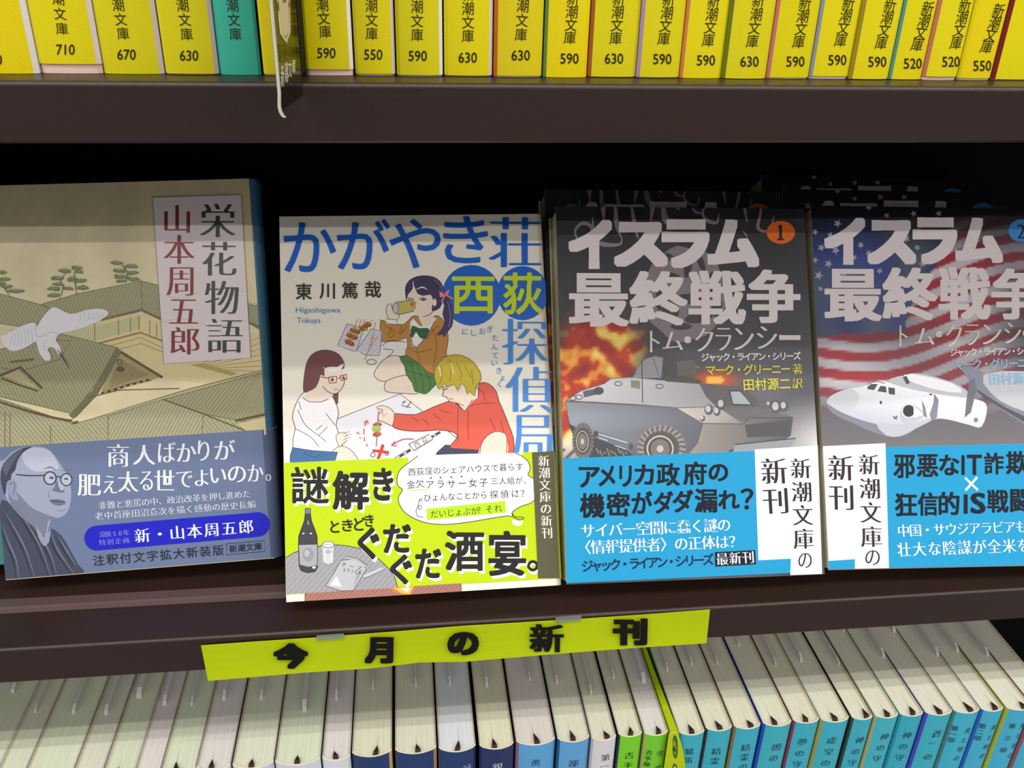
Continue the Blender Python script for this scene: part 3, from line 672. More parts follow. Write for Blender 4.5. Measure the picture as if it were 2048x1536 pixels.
# ================= book 1: historical novel =================
fr1 = Frame((-157.9, 30.6, ZM1+7.4), -.42, .032, -.015, 104.2, 151)
T1 = 18
t, sh = face_book('historical_paperback', fr1, T1, (206, 190, 146), (56, 108, 138), 'beige paperback with a white crane over temple roofs and a grey blue band', r=4.0)
cv = Canvas(fr1, 0, F4, clip=(0.05, 101.6, 0, 151))
def bg(u, v):
    c = mixc((212, 198, 158), (238, 224, 180), (1-v)*2.2)
    k = noise.noise(Vector((u*9, v*9, 1)))*.06+noise.noise(Vector((u*60, v*60, 3)))*.04
    return tuple(min(255, x*(1+k)) for x in c)
cv.grid(40, 56, bg)
RO = (170, 166, 126); RL = (96, 92, 66); RD = (112, 106, 80); TAN = (230, 212, 158)
def roof(pts, ang, gap=11, col=RO, wd=4.6, edge=True):
    cv.poly(pts, col); cv.hatch(pts, ang, gap*1.75, wd, mixc(col, RL, .5)); cv.n += 1
    if edge: cv.line(pts, 4, RL, 0, True)
# far roofs
roof([(-40, 720), (240, 795), (420, 880), (640, 900), (640, 1010), (-40, 900)], 60)
roof([(240, 795), (460, 730), (835, 655), (840, 830), (620, 900), (400, 850)], 75, 10)
roof([(835, 655), (1010, 700), (1600, 800), (1600, 940), (1480, 910), (940, 880), (838, 830)], 112, 10)
cv.poly([(400, 900), (620, 880), (838, 838), (940, 885), (1600, 960), (1600, 1300), (700, 1200), (350, 980)], TAN)
cv.poly([(380, 960), (560, 920), (830, 860), (830, 935), (560, 1010), (420, 990)], (206, 200, 150))
for x in (560, 700, 770, 820, 885, 925): cv.line([(x, 905-(x-560)*.17 if x < 830 else 860+(x-830)*.5), (x, 1010-(x-560)*.25 if x < 830 else 950+(x-830)*.4)], 5, (130, 116, 74))
cv.line([(560, 1030), (830, 960), (960, 1010)], 12, (160, 136, 76)); cv.line([(590, 1055), (830, 990), (960, 1050)], 4, (150, 130, 80)); cv.line([(700, 1060), (835, 1025), (960, 1075)], 4, (150, 130, 80))
for k in range(24): cv.ell(600+k*10.5, 885-k*2.6, 5, 9, RD)
for k in range(12): cv.ell(845+k*10, 832+k*4.6, 5, 9, RD)
for k in range(13): cv.ell(1480+k*11, 905+k*5, 6, 9, RD)
for k in range(7): cv.line([(1180+k*20, 1130+k*8), (1600, 985+k*34)], 3, (150, 130, 80))
cv.poly([(1200, 1140), (1400, 1200), (1370, 1215), (1120, 1150)], (186, 164, 104))
# middle gabled hall
roof([(330, 960), (700, 1050), (640, 1170), (430, 1440), (-40, 1330), (-40, 1180), (60, 1000)], 62, 11)
roof([(0, 1060), (240, 1000), (420, 1010), (350, 1120), (120, 1190), (-40, 1160)], 66, 12)
cv.poly([(690, 1070), (960, 1220), (590, 1330)], (176, 160, 110)); cv.hatch([(700, 1110), (880, 1210), (640, 1290)], 20, 13, 3, (120, 104, 70)); cv.n += 1; cv.hatch([(700, 1110), (880, 1210), (640, 1290)], 100, 13, 3, (120, 104, 70)); cv.n += 1
cv.line([(690, 1060), (820, 1140), (960, 1226)], 16, (92, 88, 66)); cv.line([(700, 1060), (560, 1310), (420, 1460)], 34, (122, 120, 88)); cv.line([(715, 1075), (575, 1325), (445, 1460)], 5, RL)
cv.line([(600, 1320), (760, 1270), (900, 1235)], 14, (70, 66, 52))
for k in range(8): cv.ell(625+k*38, 1312-k*11, 10, 5, (190, 176, 130), -18)
cv.ring(707, 1135, 14, 16, 5, (90, 66, 44)); cv.ell(712, 1176, 24, 16, (90, 84, 60))
cv.line([(0, 1215), (120, 1165), (250, 1290)], 16, (90, 84, 64)); cv.poly([(20, 1215), (110, 1180), (220, 1290)], (190, 178, 136)); cv.line([(10, 1230), (120, 1272), (225, 1305)], 10, (74, 70, 54))
cv.line([(60, 1135), (200, 1118)], 14, (100, 104, 74))
# front roofs
roof([(-40, 1340), (440, 1500), (640, 1440), (1090, 1300), (1590, 1180), (1640, 1440), (1500, 1540), (1250, 1700), (-40, 1800)], 50, 12, (182, 178, 142))
roof([(950, 1350), (1590, 1180), (1640, 1440), (1480, 1490), (1200, 1440)], 128, 11, (172, 166, 130))
roof([(640, 1450), (950, 1350), (1200, 1440), (1180, 1800), (640, 1800)], 118, 11, (188, 182, 146))
cv.line([(520, 1345), (700, 1300), (1060, 1290)], 6, RL); cv.line([(950, 1350), (1200, 1440), (1500, 1560)], 8, RL)
cv.line([(640, 1445), (950, 1352), (1590, 1185)], 9, (200, 190, 146)); cv.line([(640, 1452), (950, 1360), (1590, 1193)], 3, RL)
for k in range(52):
    x = k*9.0; y = 1370+x*.33-(x/470)**3*40 if x < 430 else 1495-(x-430)*.28
    cv.ell(x, y, 5, 8, (104, 84, 58))
for k in range(22): cv.ell(1395+k*10, 1480-k*2.2, 5, 8, (96, 80, 54))
cv.poly([(1400, 1500), (1620, 1455), (1640, 1560), (1480, 1560)], (206, 196, 150))
for x in (30, 60, 300): cv.line([(x, 1420+x*.3), (x, 1800)], 4, (130, 116, 84))
# pines
TR = (122, 96, 66); PG = (104, 124, 74)
for (pts, blobs) in (([(350, 770), (372, 700), (360, 650), (400, 600)], [(320, 740, 32, 13), (320, 700, 34, 12), (345, 640, 34, 12), (385, 595, 34, 13), (420, 650, 24, 10), (345, 675, 28, 10), (405, 700, 26, 10)]),
                     ([(455, 745), (448, 690), (440, 620), (455, 580)], [(460, 578, 28, 10), (465, 600, 26, 10), (480, 655, 32, 11), (490, 695, 34, 12), (430, 640, 24, 10)]),
                     ([(745, 665), (752, 610), (725, 565), (700, 545)], [(690, 550, 30, 11), (700, 595, 32, 11), (775, 568, 34, 12), (780, 608, 32, 11), (715, 630, 36, 12), (785, 645, 32, 11), (720, 655, 30, 9)]),
                     ([(60, 745), (30, 700), (5, 650)], [(15, 605, 26, 10), (30, 645, 34, 11), (95, 715, 44, 12), (10, 670, 26, 10), (40, 690, 30, 10)])):
    cv.line(pts, 8, TR, 4, taper=True)
    for b in blobs:
        cv.ell(*b, PG)
        for q in range(5): cv.ell(b[0]+random.uniform(-1, 1)*b[2], b[1]+random.uniform(-.8, .8)*b[3], b[2]*.34, b[3]*.6, PG)
    for b in blobs: cv.ell(b[0]+4, b[1]-4, b[2]*.7, b[3]*.5, (132, 150, 92))
# crane
CW = (238, 234, 240); CS = (196, 192, 206)
cv.poly([(215, 905), (120, 925), (40, 970), (5, 985), (30, 1040), (80, 1070), (150, 1050), (200, 1020), (225, 1000)], CW, 3)
cv.poly([(235, 900), (300, 820), (340, 815), (420, 850), (520, 825), (600, 820), (645, 845), (600, 885), (500, 930), (430, 950), (350, 970), (330, 1010), (300, 1000), (280, 1050), (300, 1090), (300, 1120), (270, 1125), (240, 1090), (220, 1030), (215, 960)], CW, 3)
cv.poly([(265, 1010), (320, 1000), (350, 1030), (365, 1070), (350, 1090), (330, 1060), (300, 1045), (275, 1065)], CW, 3)
cv.line([(340, 1055), (375, 1110), (410, 1168)], 12, (84, 80, 90), taper=True)
for k in range(7): cv.line([(60+k*20, 940-k*3), (75+k*20, 985), (60+k*22, 1040-k*2)], 3, CS, 4)
for k in range(6): cv.line([(470+k*26, 835+k*2), (480+k*26, 865), (470+k*22, 895-k*3)], 3, CS, 4)
cv.line([(215, 905), (225, 985), (300, 960), (350, 965)], 4, CS, 4); cv.line([(275, 1000), (262, 1040), (272, 1070)], 3, CS, 4)
cv.emit('cover_illustration', t)
cv.poly([(903, 163), (1425, 148), (1482, 1110), (970, 1145)], (236, 222, 224)); cv.line([(903, 163), (1425, 148), (1482, 1110), (970, 1145)], 3, (120, 106, 90), 0, True)
cv.line([(975, 740), (1080, 760), (1180, 720), (1300, 700), (1450, 720)], 3, (206, 190, 190), 5); cv.line([(960, 900), (1080, 880), (1250, 920), (1460, 890)], 3, (206, 190, 190), 5)
cv.emit('title_panel', t)
for ch, b in (('栄', (1183, 200, 1392, 398)), ('花', (1195, 425, 1398, 625)), ('物', (1210, 655, 1412, 852)), ('語', (1222, 878, 1436, 1080))): cv.fit(ch, *b, 'mb', (50, 66, 54))
for ch, b in (('山', (972, 208, 1124, 372)), ('本', (970, 385, 1150, 555)), ('周', (985, 575, 1145, 742)), ('五', (1000, 765, 1172, 908)), ('郎', (1008, 928, 1180, 1090))): cv.fit(ch, *b, 'mb', (138, 40, 48))
cv.emit('title_lettering', t)
vtl = fr1.px(2, 894)[1]; vtr = fr1.px(556, 857)[1]
bn = band(t, fr1, sh, (110, 124, 158), (.35, .35), (vtl, vtr), (80, 92, 124))
BC = (128, 142, 176)
cb = Canvas(fr1, -.34, F5, clip=(0.0, 103.5, 0.4, 70)); 
# portrait of an elderly man, grey halftone print
def P_(c): return c
cb.poly([(-20, 600), (50, 555), (120, 620), (240, 700), (310, 790), (350, 740), (420, 790), (470, 870), (530, 980), (575, 1066), (300, 1085), (40, 1106), (-40, 1100)], (70, 76, 94), 2)
cb.poly([(-20, 300), (30, 270), (80, 220), (150, 190), (230, 178), (320, 195), (370, 240), (400, 285), (430, 330), (450, 360), (470, 400), (482, 450), (486, 520), (475, 590), (450, 640), (410, 665), (350, 680), (330, 740), (310, 795), (240, 730), (140, 660), (70, 580), (30, 500), (10, 420)], (158, 166, 190), 3)
cb.poly([(150, 215), (240, 190), (330, 205), (380, 270), (400, 330), (330, 345), (240, 350), (170, 300)], (186, 192, 212), 3)
cb.poly([(60, 450), (140, 520), (220, 600), (330, 650), (380, 668), (330, 690), (320, 740), (300, 790), (220, 720), (130, 650), (70, 580)], (122, 128, 150), 3)
cb.poly([(4, 400), (10, 330), (50, 265), (110, 215), (170, 188), (220, 182), (160, 220), (120, 280), (105, 340), (80, 370), (70, 430), (45, 440), (40, 500), (25, 500)], (66, 72, 88), 3)
cb.poly([(20, 300), (100, 225), (160, 200), (120, 250), (70, 320), (40, 380)], (92, 98, 118), 2)
cb.poly([(50, 420), (95, 405), (120, 440), (110, 500), (130, 540), (95, 545), (60, 500), (48, 460)], (146, 152, 176), 3); cb.line([(62, 440), (95, 425), (100, 470), (90, 510)], 6, (96, 102, 124), 4)
cb.poly([(385, 415), (405, 440), (440, 480), (430, 495), (385, 490), (355, 480), (372, 460)], (110, 116, 136), 3); cb.poly([(395, 420), (425, 430), (440, 470), (412, 478)], (178, 184, 204), 2)
cb.ell(342, 397, 40, 40, (184, 190, 208)); cb.ell(452, 407, 36, 38, (184, 190, 208)); cb.ell(352, 395, 16, 8, (76, 82, 98)); cb.ell(452, 402, 14, 7, (76, 82, 98))
cb.ring(342, 397, 41, 43, 9, (52, 58, 72)); cb.ring(453, 407, 38, 41, 8, (52, 58, 72)); cb.line([(382, 392), (400, 385), (415, 395)], 8, (52, 58, 72), 3); cb.line([(110, 372), (200, 380), (302, 378)], 9, (52, 58, 72), 3)
cb.line([(300, 335), (345, 322), (385, 345)], 12, (110, 116, 138), 4, taper=True); cb.line([(415, 345), (450, 345), (470, 365)], 9, (110, 116, 138), 4, taper=True)
cb.poly([(340, 548), (390, 540), (440, 552), (445, 572), (400, 586), (360, 572)], (116, 112, 130), 3); cb.line([(340, 550), (395, 556), (445, 560)], 6, (64, 66, 80), 4)
cb.line([(345, 480), (330, 510), (345, 540)], 6, (118, 124, 148), 4, taper=True); cb.line([(380, 610), (420, 620), (450, 605)], 8, (126, 132, 156), 4, taper=True)
for a in ([(60, 570), (160, 700), (260, 880), (330, 1080)], [(330, 760), (360, 860), (420, 960), (500, 1070)], [(20, 640), (90, 760), (160, 900), (220, 1085)], [(380, 800), (440, 900), (500, 1000)], [(0, 720), (40, 840), (90, 960), (110, 1090)], [(200, 720), (270, 820), (330, 930), (370, 1070)]):
    cb.line(a, 12, (48, 52, 68), 5, taper=True); cb.line([(x+20, y-4) for x, y in a], 12, (112, 120, 140), 5, taper=True)
cb.poly([(250, 720), (300, 800), (345, 745), (335, 830), (300, 860), (262, 800)], (150, 156, 180), 2)
cb.emit('band_portrait', bn, MATTE, None)
LW = (236, 238, 244)
for ch, b in zip('商人ばかりが', ((732, 165, 882, 320), (908, 170, 1060, 305), (1078, 150, 1200, 290), (1205, 160, 1340, 285), (1350, 140, 1430, 278), (1462, 135, 1605, 270))): cb.fit(ch, *b, 'mb', LW)
for ch, b in zip('肥え太る世でよいのか。', ((530, 370, 690, 515), (705, 380, 800, 500), (805, 350, 945, 490), (955, 350, 1045, 480), (1052, 340, 1195, 480), (1200, 350, 1315, 460), (1330, 340, 1425, 450), (1435, 330, 1545, 430), (1555, 315, 1680, 425), (1690, 305, 1800, 420), (1812, 370, 1852, 415))): cb.fit(ch, *b, 'mb', LW)
cb.run('非難と悪罵の中、政治改革を押し進めた', (702, 583), (1683, 505), 62, 'm', LW); cb.run('老中首座田沼意次を描く感動の歴史長編', (678, 655), (1718, 575), 62, 'm', LW)
cb.emit('band_lettering', bn, MATTE)
cb.poly([(660, 720), (1750, 630)]+[(1760+82*math.cos(a), 712+84*math.sin(a)) for a in [math.radians(-95+k*15) for k in range(13)]]+[(1760, 797), (670, 890)]+[(660+84*math.cos(a), 806+85*math.sin(a)) for a in [math.radians(85+k*15) for k in range(13)]], (34, 36, 196))
cb.run('没後50年', (700, 780), (862, 768), 48, 'm', (150, 156, 220)); cb.run('特別企画', (700, 835), (862, 820), 48, 'm', (150, 156, 220))
cb.run('新・山本周五郎', (972, 788), (1680, 728), 112, 'mb', (244, 246, 250))
cb.emit('band_title_bar', bn, MATTE, 'royal blue rounded title bar')
cb.run('注釈付文字拡大新装版', (675, 957), (1490, 888), 84, 'sb', (44, 50, 66)); cb.run('新潮文庫', (1592, 878), (1762, 862), 56, 'b', (44, 50, 66)); cb.line([(1545, 845), (1805, 822), (1810, 896), (1548, 920)], 4, (44, 50, 66), 0, True)
cb.emit('band_small_print', bn, MATTE)
easel(fr1, T1, 'black book rest behind the crane paperback')

# neighbour at the far left, only its lower corner shows
frn = Frame((-262.5, 37.5, ZM1+7.4), -.42, .03, 0, 104.5, 151)
t, sh = face_book('teal_spined_paperback', frn, 14, (70, 130, 124), (60, 128, 122), 'teal paperback whose lower corner peeps in at the left edge beside the crane one', r=3)
band(t, frn, sh, (70, 136, 130), (.3, .3), (52, 52), (64, 132, 126))
easel(frn, 14, 'black book rest behind the teal cornered paperback, outside the left edge')

# ================= book 2: detective novel =================
fr2 = Frame((-49.3, 8.75, ZM1+7.3), -.603, .013, .003, 106.2, 151)
T2 = 13
CR = (246, 240, 224)
t, sh = face_book('detective_paperback', fr2, T2, CR, (226, 220, 200), 'cream paperback with three drawn women, blue title and lime yellow band', r=2.2)
cv = Canvas(fr2, 0, F6)
BL = (22, 100, 206); BL2 = (66, 140, 226)
K = (70, 46, 46); SK = (246, 226, 208)
# circles behind the pony-tailed woman
cv.ell(1190, 563, 174, 180, BL); cv.ell(1492, 550, 152, 160, BL); cv.emit('title_disc', t)
# paper with the rail map
cv.poly([(400, 1292), (770, 1145), (1120, 1420), (1000, 1520), (700, 1560), (390, 1500), (392, 1400)], (238, 236, 246)); cv.line([(400, 1292), (770, 1145), (1120, 1420)], 4, K)
# legs of the drinking woman
cv.poly([(665, 862), (700, 835), (800, 838), (815, 900), (745, 935), (705, 905)], (240, 236, 236), 3); cv.line([(665, 862), (700, 835), (800, 838)], 4, K, 3); cv.line([(668, 880), (730, 890), (690, 930)], 4, K, 3)
leg = [(700, 925), (760, 922), (810, 960), (820, 1040), (740, 1062), (665, 1072), (625, 1050), (616, 1020), (650, 965)]
cv.poly(leg, SK, 3); cv.line(leg, 4, K, 3, True)
leg = [(700, 1062), (800, 1035), (870, 1060), (880, 1140), (790, 1142), (700, 1135), (676, 1115), (680, 1085)]
cv.poly(leg, SK, 3); cv.line(leg, 4, K, 3, True)
sk = [(765, 925), (840, 925), (900, 975), (970, 1020), (985, 1075), (960, 1110), (920, 1146), (880, 1135), (855, 1128), (840, 1080), (805, 1030), (795, 980)]
cv.poly(sk, (70, 126, 48), 2); cv.line(sk, 4, (36, 60, 30), 2, True)
for a in ([(830, 950), (850, 1030), (870, 1120)], [(870, 980), (900, 1060), (905, 1135)], [(915, 1010), (945, 1070), (940, 1120)], [(795, 1000), (850, 1020), (960, 1050)]): cv.line(a, 4, (40, 76, 34), 3)
# jacket
jk = [(655, 708), (700, 728), (790, 735), (840, 688), (880, 690), (935, 740), (970, 684), (1015, 700), (1046, 770), (1052, 830), (1040, 900), (1045, 925), (1010, 935), (985, 1022), (930, 1015), (880, 965), (800, 912), (812, 868), (806, 815), (770, 828), (700, 832), (660, 836), (652, 780)]
cv.poly(jk, (196, 134, 52), 2); cv.line(jk, 4, (84, 54, 34), 2, True)
cv.poly([(845, 700), (885, 745), (935, 745), (965, 690), (975, 712), (925, 800), (870, 870), (840, 860), (826, 790), (830, 720)], (246, 244, 244), 1); cv.line([(826, 790), (858, 870), (925, 800), (975, 712)], 4, K, 3)
for a in ([(690, 745), (740, 790), (700, 815)], [(780, 745), (760, 790), (800, 760)], [(870, 870), (872, 910), (885, 950)], [(960, 760), (985, 860), (960, 1000)], [(1000, 740), (960, 770), (930, 830)], [(820, 870), (870, 900), (960, 880)], [(810, 740), (770, 800)], [(720, 750), (700, 800)]): cv.line(a, 3.5, (104, 66, 38), 3)
cv.poly([(838, 742), (880, 757), (932, 756), (940, 780), (920, 822), (885, 812), (862, 780), (845, 812), (828, 800)], (34, 96, 48), 2); cv.line([(880, 757), (885, 812)], 4, (20, 56, 30))
# head
cv.poly([(862, 660), (965, 640), (958, 690), (985, 700), (940, 745), (900, 742), (878, 690)], SK, 2)
fc = [(812, 560), (850, 530), (950, 540), (985, 590), (975, 640), (945, 680), (905, 690), (872, 680), (858, 650), (835, 610), (815, 590)]
cv.poly(fc, SK, 2); cv.line([(815, 575), (832, 605)], 4, K); cv.line([(905, 690), (948, 674), (972, 640)], 4, K, 3)
pony = [(1022, 560), (1052, 570), (1072, 620), (1082, 690), (1076, 745), (1045, 785), (1030, 812), (1018, 795), (985, 805), (1000, 790), (975, 800), (1010, 765), (1030, 720), (1018, 670), (1030, 620)]
HP = (64, 52, 92)
cv.poly(pony, HP, 2); cv.line([(1050, 600), (1066, 680), (1056, 750)], 4, (150, 140, 176), 3)
hr = [(798, 548), (800, 510), (822, 474), (870, 450), (930, 446), (985, 462), (1018, 500), (1032, 550), (1020, 600), (1002, 640), (962, 658), (955, 640), (962, 600), (950, 560), (905, 566), (868, 548), (848, 500), (840, 530), (815, 560), (806, 600)]
cv.poly(hr, HP, 2); cv.line([(845, 480), (850, 530), (880, 560)], 5, (230, 220, 226), 3); cv.line([(860, 530), (900, 515), (930, 530)], 9, (236, 228, 232), 3, taper=True); cv.line([(970, 470), (1010, 510), (1022, 560)], 3.5, (150, 140, 176), 3)
cv.ell(972, 605, 12, 22, SK); cv.line([(880, 588), (905, 578), (925, 590)], 6, K, 3); cv.line([(818, 585), (835, 580), (848, 590)], 5, K, 3); cv.ell(905, 590, 12, 6, (64, 44, 44)); cv.line([(872, 556), (905, 548), (930, 556)], 4, K, 3)
cv.poly([(1030, 558), (1000, 536), (1004, 575), (1030, 568), (1050, 560), (1062, 530), (1040, 540)], (246, 140, 166), 1); cv.line([(1038, 560), (1058, 572), (1082, 584)], 8, (246, 140, 166)); cv.line([(1034, 562), (1018, 590), (1014, 604)], 8, (246, 140, 166)); cv.ell(1036, 556, 9, 9, (226, 110, 140))
# can and hand
cv.poly([(742, 606), (842, 592), (862, 612), (862, 636), (850, 656), (760, 680), (735, 668)], (190, 178, 110), 1); cv.poly([(760, 612), (830, 600), (838, 612), (840, 650), (765, 672)], (206, 190, 90)); cv.ell(742, 640, 20, 34, (196, 204, 214), -12); cv.ring(742, 640, 18, 32, 4, (96, 104, 116)); cv.ell(838, 616, 9, 10, (214, 70, 40)); cv.line([(745, 604), (842, 591), (864, 612)], 3.5, K); cv.line([(740, 682), (850, 657)], 3.5, K)
hd = [(692, 625), (712, 612), (722, 640), (735, 668), (765, 680), (752, 705), (735, 718), (712, 715), (695, 690), (686, 655)]
cv.poly(hd, SK, 2); cv.line(hd, 3.5, K, 2, True); cv.line([(765, 598), (780, 588), (800, 594)], 10, SK); cv.line([(730, 604), (750, 590), (765, 598)], 9, SK)
cv.poly([(680, 702), (745, 708), (752, 735), (690, 728)], (246, 244, 244)); cv.line([(680, 702), (745, 708), (752, 735)], 3.5, K)
# food trays
LV = (206, 202, 214)
for tr in ([(455, 732), (560, 762), (540, 800), (510, 895), (480, 888), (400, 860)], [(600, 760), (658, 775), (654, 860), (645, 918), (560, 915), (515, 885)]):
    cv.poly(tr, (228, 224, 232)); cv.line(tr, 7, (160, 150, 176), 0, True); cv.hatch([(x*.86+(tr[0][0]+tr[3][0])/2*.14, y*.86+(tr[0][1]+tr[3][1])/2*.14) for x, y in tr], 150, 16, 4, (176, 166, 190)); cv.n += 1
for (x, y) in ((490, 770), (515, 778), (470, 800), (500, 812), (460, 838), (480, 848), (560, 748), (580, 735), (545, 760)): cv.ell(x, y, 20, 15, (160, 74, 34), 20); cv.ell(x-4, y-4, 7, 4, (206, 120, 60), 20)
for (x, y) in ((478, 785), (508, 797), (476, 824), (565, 765), (500, 758)): cv.ell(x, y, 14, 8, (160, 180, 60), 20)
for a in ([(500, 750), (520, 702)], [(525, 750), (538, 706)], [(545, 745), (562, 705)], [(580, 735), (608, 708)], [(560, 945), (615, 800)], [(575, 900), (640, 800)], [(590, 870), (624, 722)]): cv.line(a, 5, (190, 160, 110))
cv.ring(600, 957, 28, 15, 4.5, (120, 110, 50))
# woman with glasses
bh = [(375, 1110), (405, 1130), (402, 1200), (385, 1215), (372, 1180)]
cv.poly(bh, (112, 56, 58), 1)
st = [(250, 1125), (200, 1135), (165, 1180), (138, 1250), (135, 1300), (150, 1350), (135, 1470), (250, 1480), (420, 1500), (425, 1440), (390, 1330), (406, 1260), (380, 1180), (350, 1150)]
cv.poly(st, (248, 246, 248), 2); cv.line(st, 4, K, 2, True)
cv.poly([(195, 1170), (250, 1120), (290, 1080), (330, 1130), (365, 1150), (340, 1185), (280, 1195)], SK, 2); cv.line([(192, 1165), (230, 1190), (300, 1192), (345, 1175)], 4, K, 3)
fc = [(285, 1050), (320, 1010), (400, 1000), (435, 1020), (440, 1060), (432, 1095), (410, 1130), (380, 1145), (345, 1135), (315, 1105), (295, 1100)]
cv.poly(fc, SK, 2); cv.line([(440, 1050), (436, 1090), (410, 1130), (380, 1145), (340, 1130), (312, 1100)], 4, K, 3)
hr = [(245, 915), (300, 888), (360, 890), (410, 915), (438, 965), (430, 1000), (405, 985), (340, 985), (318, 1010), (322, 1040), (300, 1030), (290, 1060), (270, 1105), (235, 1125), (200, 1136), (200, 1060), (215, 970)]
cv.poly(hr, (116, 56, 58), 2); cv.line(hr, 3.5, K, 2, True)
cv.poly([(310, 985), (350, 1000), (400, 985), (436, 965), (420, 1000), (380, 1015), (340, 1008)], (246, 240, 242), 2)
for a in ([(345, 1048), (395, 1042), (392, 1078), (352, 1082)], [(415, 1040), (452, 1030), (452, 1058), (420, 1066)]): cv.line(a, 7, (176, 40, 56), 0, True)
cv.line([(300, 1045), (345, 1052)], 6, (176, 40, 56)); cv.line([(395, 1055), (415, 1050)], 5, (176, 40, 56)); cv.ell(368, 1062, 9, 9, (40, 46, 60)); cv.ell(434, 1050, 7, 8, (40, 46, 60)); cv.line([(380, 1122), (392, 1114), (404, 1120)], 4, (190, 80, 80), 2)
for a in ([(165, 1240), (210, 1330), (300, 1400), (330, 1430)], [(310, 1330), (270, 1360)], [(340, 1340), (290, 1390)], [(150, 1350), (240, 1400), (290, 1460)], [(170, 1190), (185, 1240)], [(330, 1260), (385, 1330)]): cv.line(a, 3.5, K, 4)
for hnd in ([(390, 1390), (430, 1372), (455, 1380), (440, 1405), (455, 1420), (430, 1440), (415, 1460), (400, 1440)], [(372, 1480), (430, 1452), (480, 1480), (505, 1510), (520, 1560), (370, 1560)]):
    cv.poly(hnd, SK, 2); cv.line(hnd, 3.5, K, 2, True)
for a in ([(430, 1390), (470, 1370)], [(435, 1405), (480, 1385)], [(430, 1425), (474, 1405)]): cv.line(a, 9, SK); cv.line([(x, y-5) for x, y in a], 2.5, K)
jn = [(135, 1462), (250, 1480), (400, 1490), (380, 1560), (118, 1560), (120, 1510)]
cv.poly(jn, (52, 104, 160), 1); cv.line(jn, 4, (28, 50, 80), 1, True); cv.line([(200, 1490), (260, 1520), (300, 1500)], 4, (34, 66, 110), 3)
# girl in the red hoodie
bt = [(1035, 1445), (1150, 1455), (1250, 1420), (1260, 1520), (970, 1530), (985, 1490)]
cv.poly(bt, (52, 56, 82), 1)
kn = [(1238, 1530), (1245, 1450), (1280, 1395), (1330, 1368), (1380, 1375), (1400, 1410), (1392, 1530)]
hd = [(1235, 1085), (1290, 1085), (1335, 1130), (1352, 1190), (1375, 1240), (1410, 1330), (1438, 1410), (1436, 1500), (1390, 1505), (1250, 1480), (1120, 1470), (1060, 1460), (1105, 1405), (1085, 1372), (1000, 1358), (900, 1365), (800, 1362), (735, 1345), (718, 1318), (722, 1280), (745, 1262), (860, 1268), (960, 1225), (1040, 1195), (1090, 1190), (1150, 1250), (1195, 1175), (1230, 1165)]
cv.poly(hd, (230, 88, 66), 2); cv.line(hd, 4.5, (92, 34, 34), 2, True)
cv.poly(kn, SK, 2); cv.line(kn, 4, K, 2)
cv.poly([(1100, 1195), (1170, 1130), (1230, 1165), (1195, 1190), (1150, 1252)], SK, 1); cv.line([(1100, 1195), (1150, 1250), (1195, 1180)], 4, K)
for a in ([(1112, 1225), (1108, 1330), (1112, 1425)], [(1172, 1240), (1170, 1330), (1172, 1415)], [(1150, 1250), (1160, 1235), (1200, 1210), (1280, 1200), (1330, 1200)], [(1210, 1100), (1260, 1140), (1270, 1190)], [(960, 1260), (1010, 1300)], [(900, 1290), (940, 1330)], [(1300, 1290), (1330, 1360)], [(1000, 1240), (1060, 1260)], [(1360, 1300), (1380, 1370)], [(840, 1285), (880, 1310)]): cv.line(a, 4, (120, 40, 40), 3)
fc = [(1010, 1085), (1060, 1060), (1150, 1070), (1180, 1130), (1150, 1180), (1100, 1200), (1065, 1192), (1045, 1180), (1050, 1165), (1025, 1160), (1022, 1130), (1010, 1110)]
cv.poly(fc, SK, 2); cv.line([(1015, 1100), (1026, 1130), (1018, 1155), (1045, 1165), (1060, 1190), (1100, 1198), (1145, 1215)], 4, K, 3); cv.line([(1058, 1172), (1082, 1178)], 5, (180, 60, 60)); cv.line([(1025, 1122), (1050, 1112)], 6, K); cv.line([(1015, 1108), (1050, 1100)], 4, K)
hr = [(972, 1060), (972, 1010), (1000, 955), (1050, 922), (1110, 915), (1170, 935), (1215, 975), (1245, 1030), (1240, 1075), (1215, 1105), (1208, 1160), (1180, 1130), (1165, 1150), (1155, 1110), (1130, 1085), (1110, 1130), (1090, 1090), (1050, 1105), (1030, 1085), (1000, 1118), (985, 1090)]
cv.poly(hr, (206, 184, 30), 2); cv.line(hr, 4, (110, 90, 30), 2, True)
for a in ([(1060, 940), (1070, 1000), (1060, 1070)], [(1100, 960), (1130, 1020), (1120, 1070)], [(1010, 980), (1015, 1040), (1000, 1090)], [(1150, 980), (1190, 1050)], [(1190, 1000), (1200, 1090)]): cv.line(a, 4, (140, 116, 30), 3)
cv.line([(1000, 985), (1010, 1040)], 8, (240, 236, 190), taper=True); cv.line([(1068, 965), (1085, 1030)], 7, (240, 236, 190))
hn = [(735, 1262), (700, 1225), (660, 1215), (632, 1222), (640, 1235), (668, 1240), (640, 1270), (642, 1300), (665, 1308), (700, 1325), (725, 1330)]
cv.poly(hn, SK, 2); cv.line(hn, 3.5, K, 2, True); cv.line([(660, 1245), (672, 1280), (690, 1260)], 3, K)
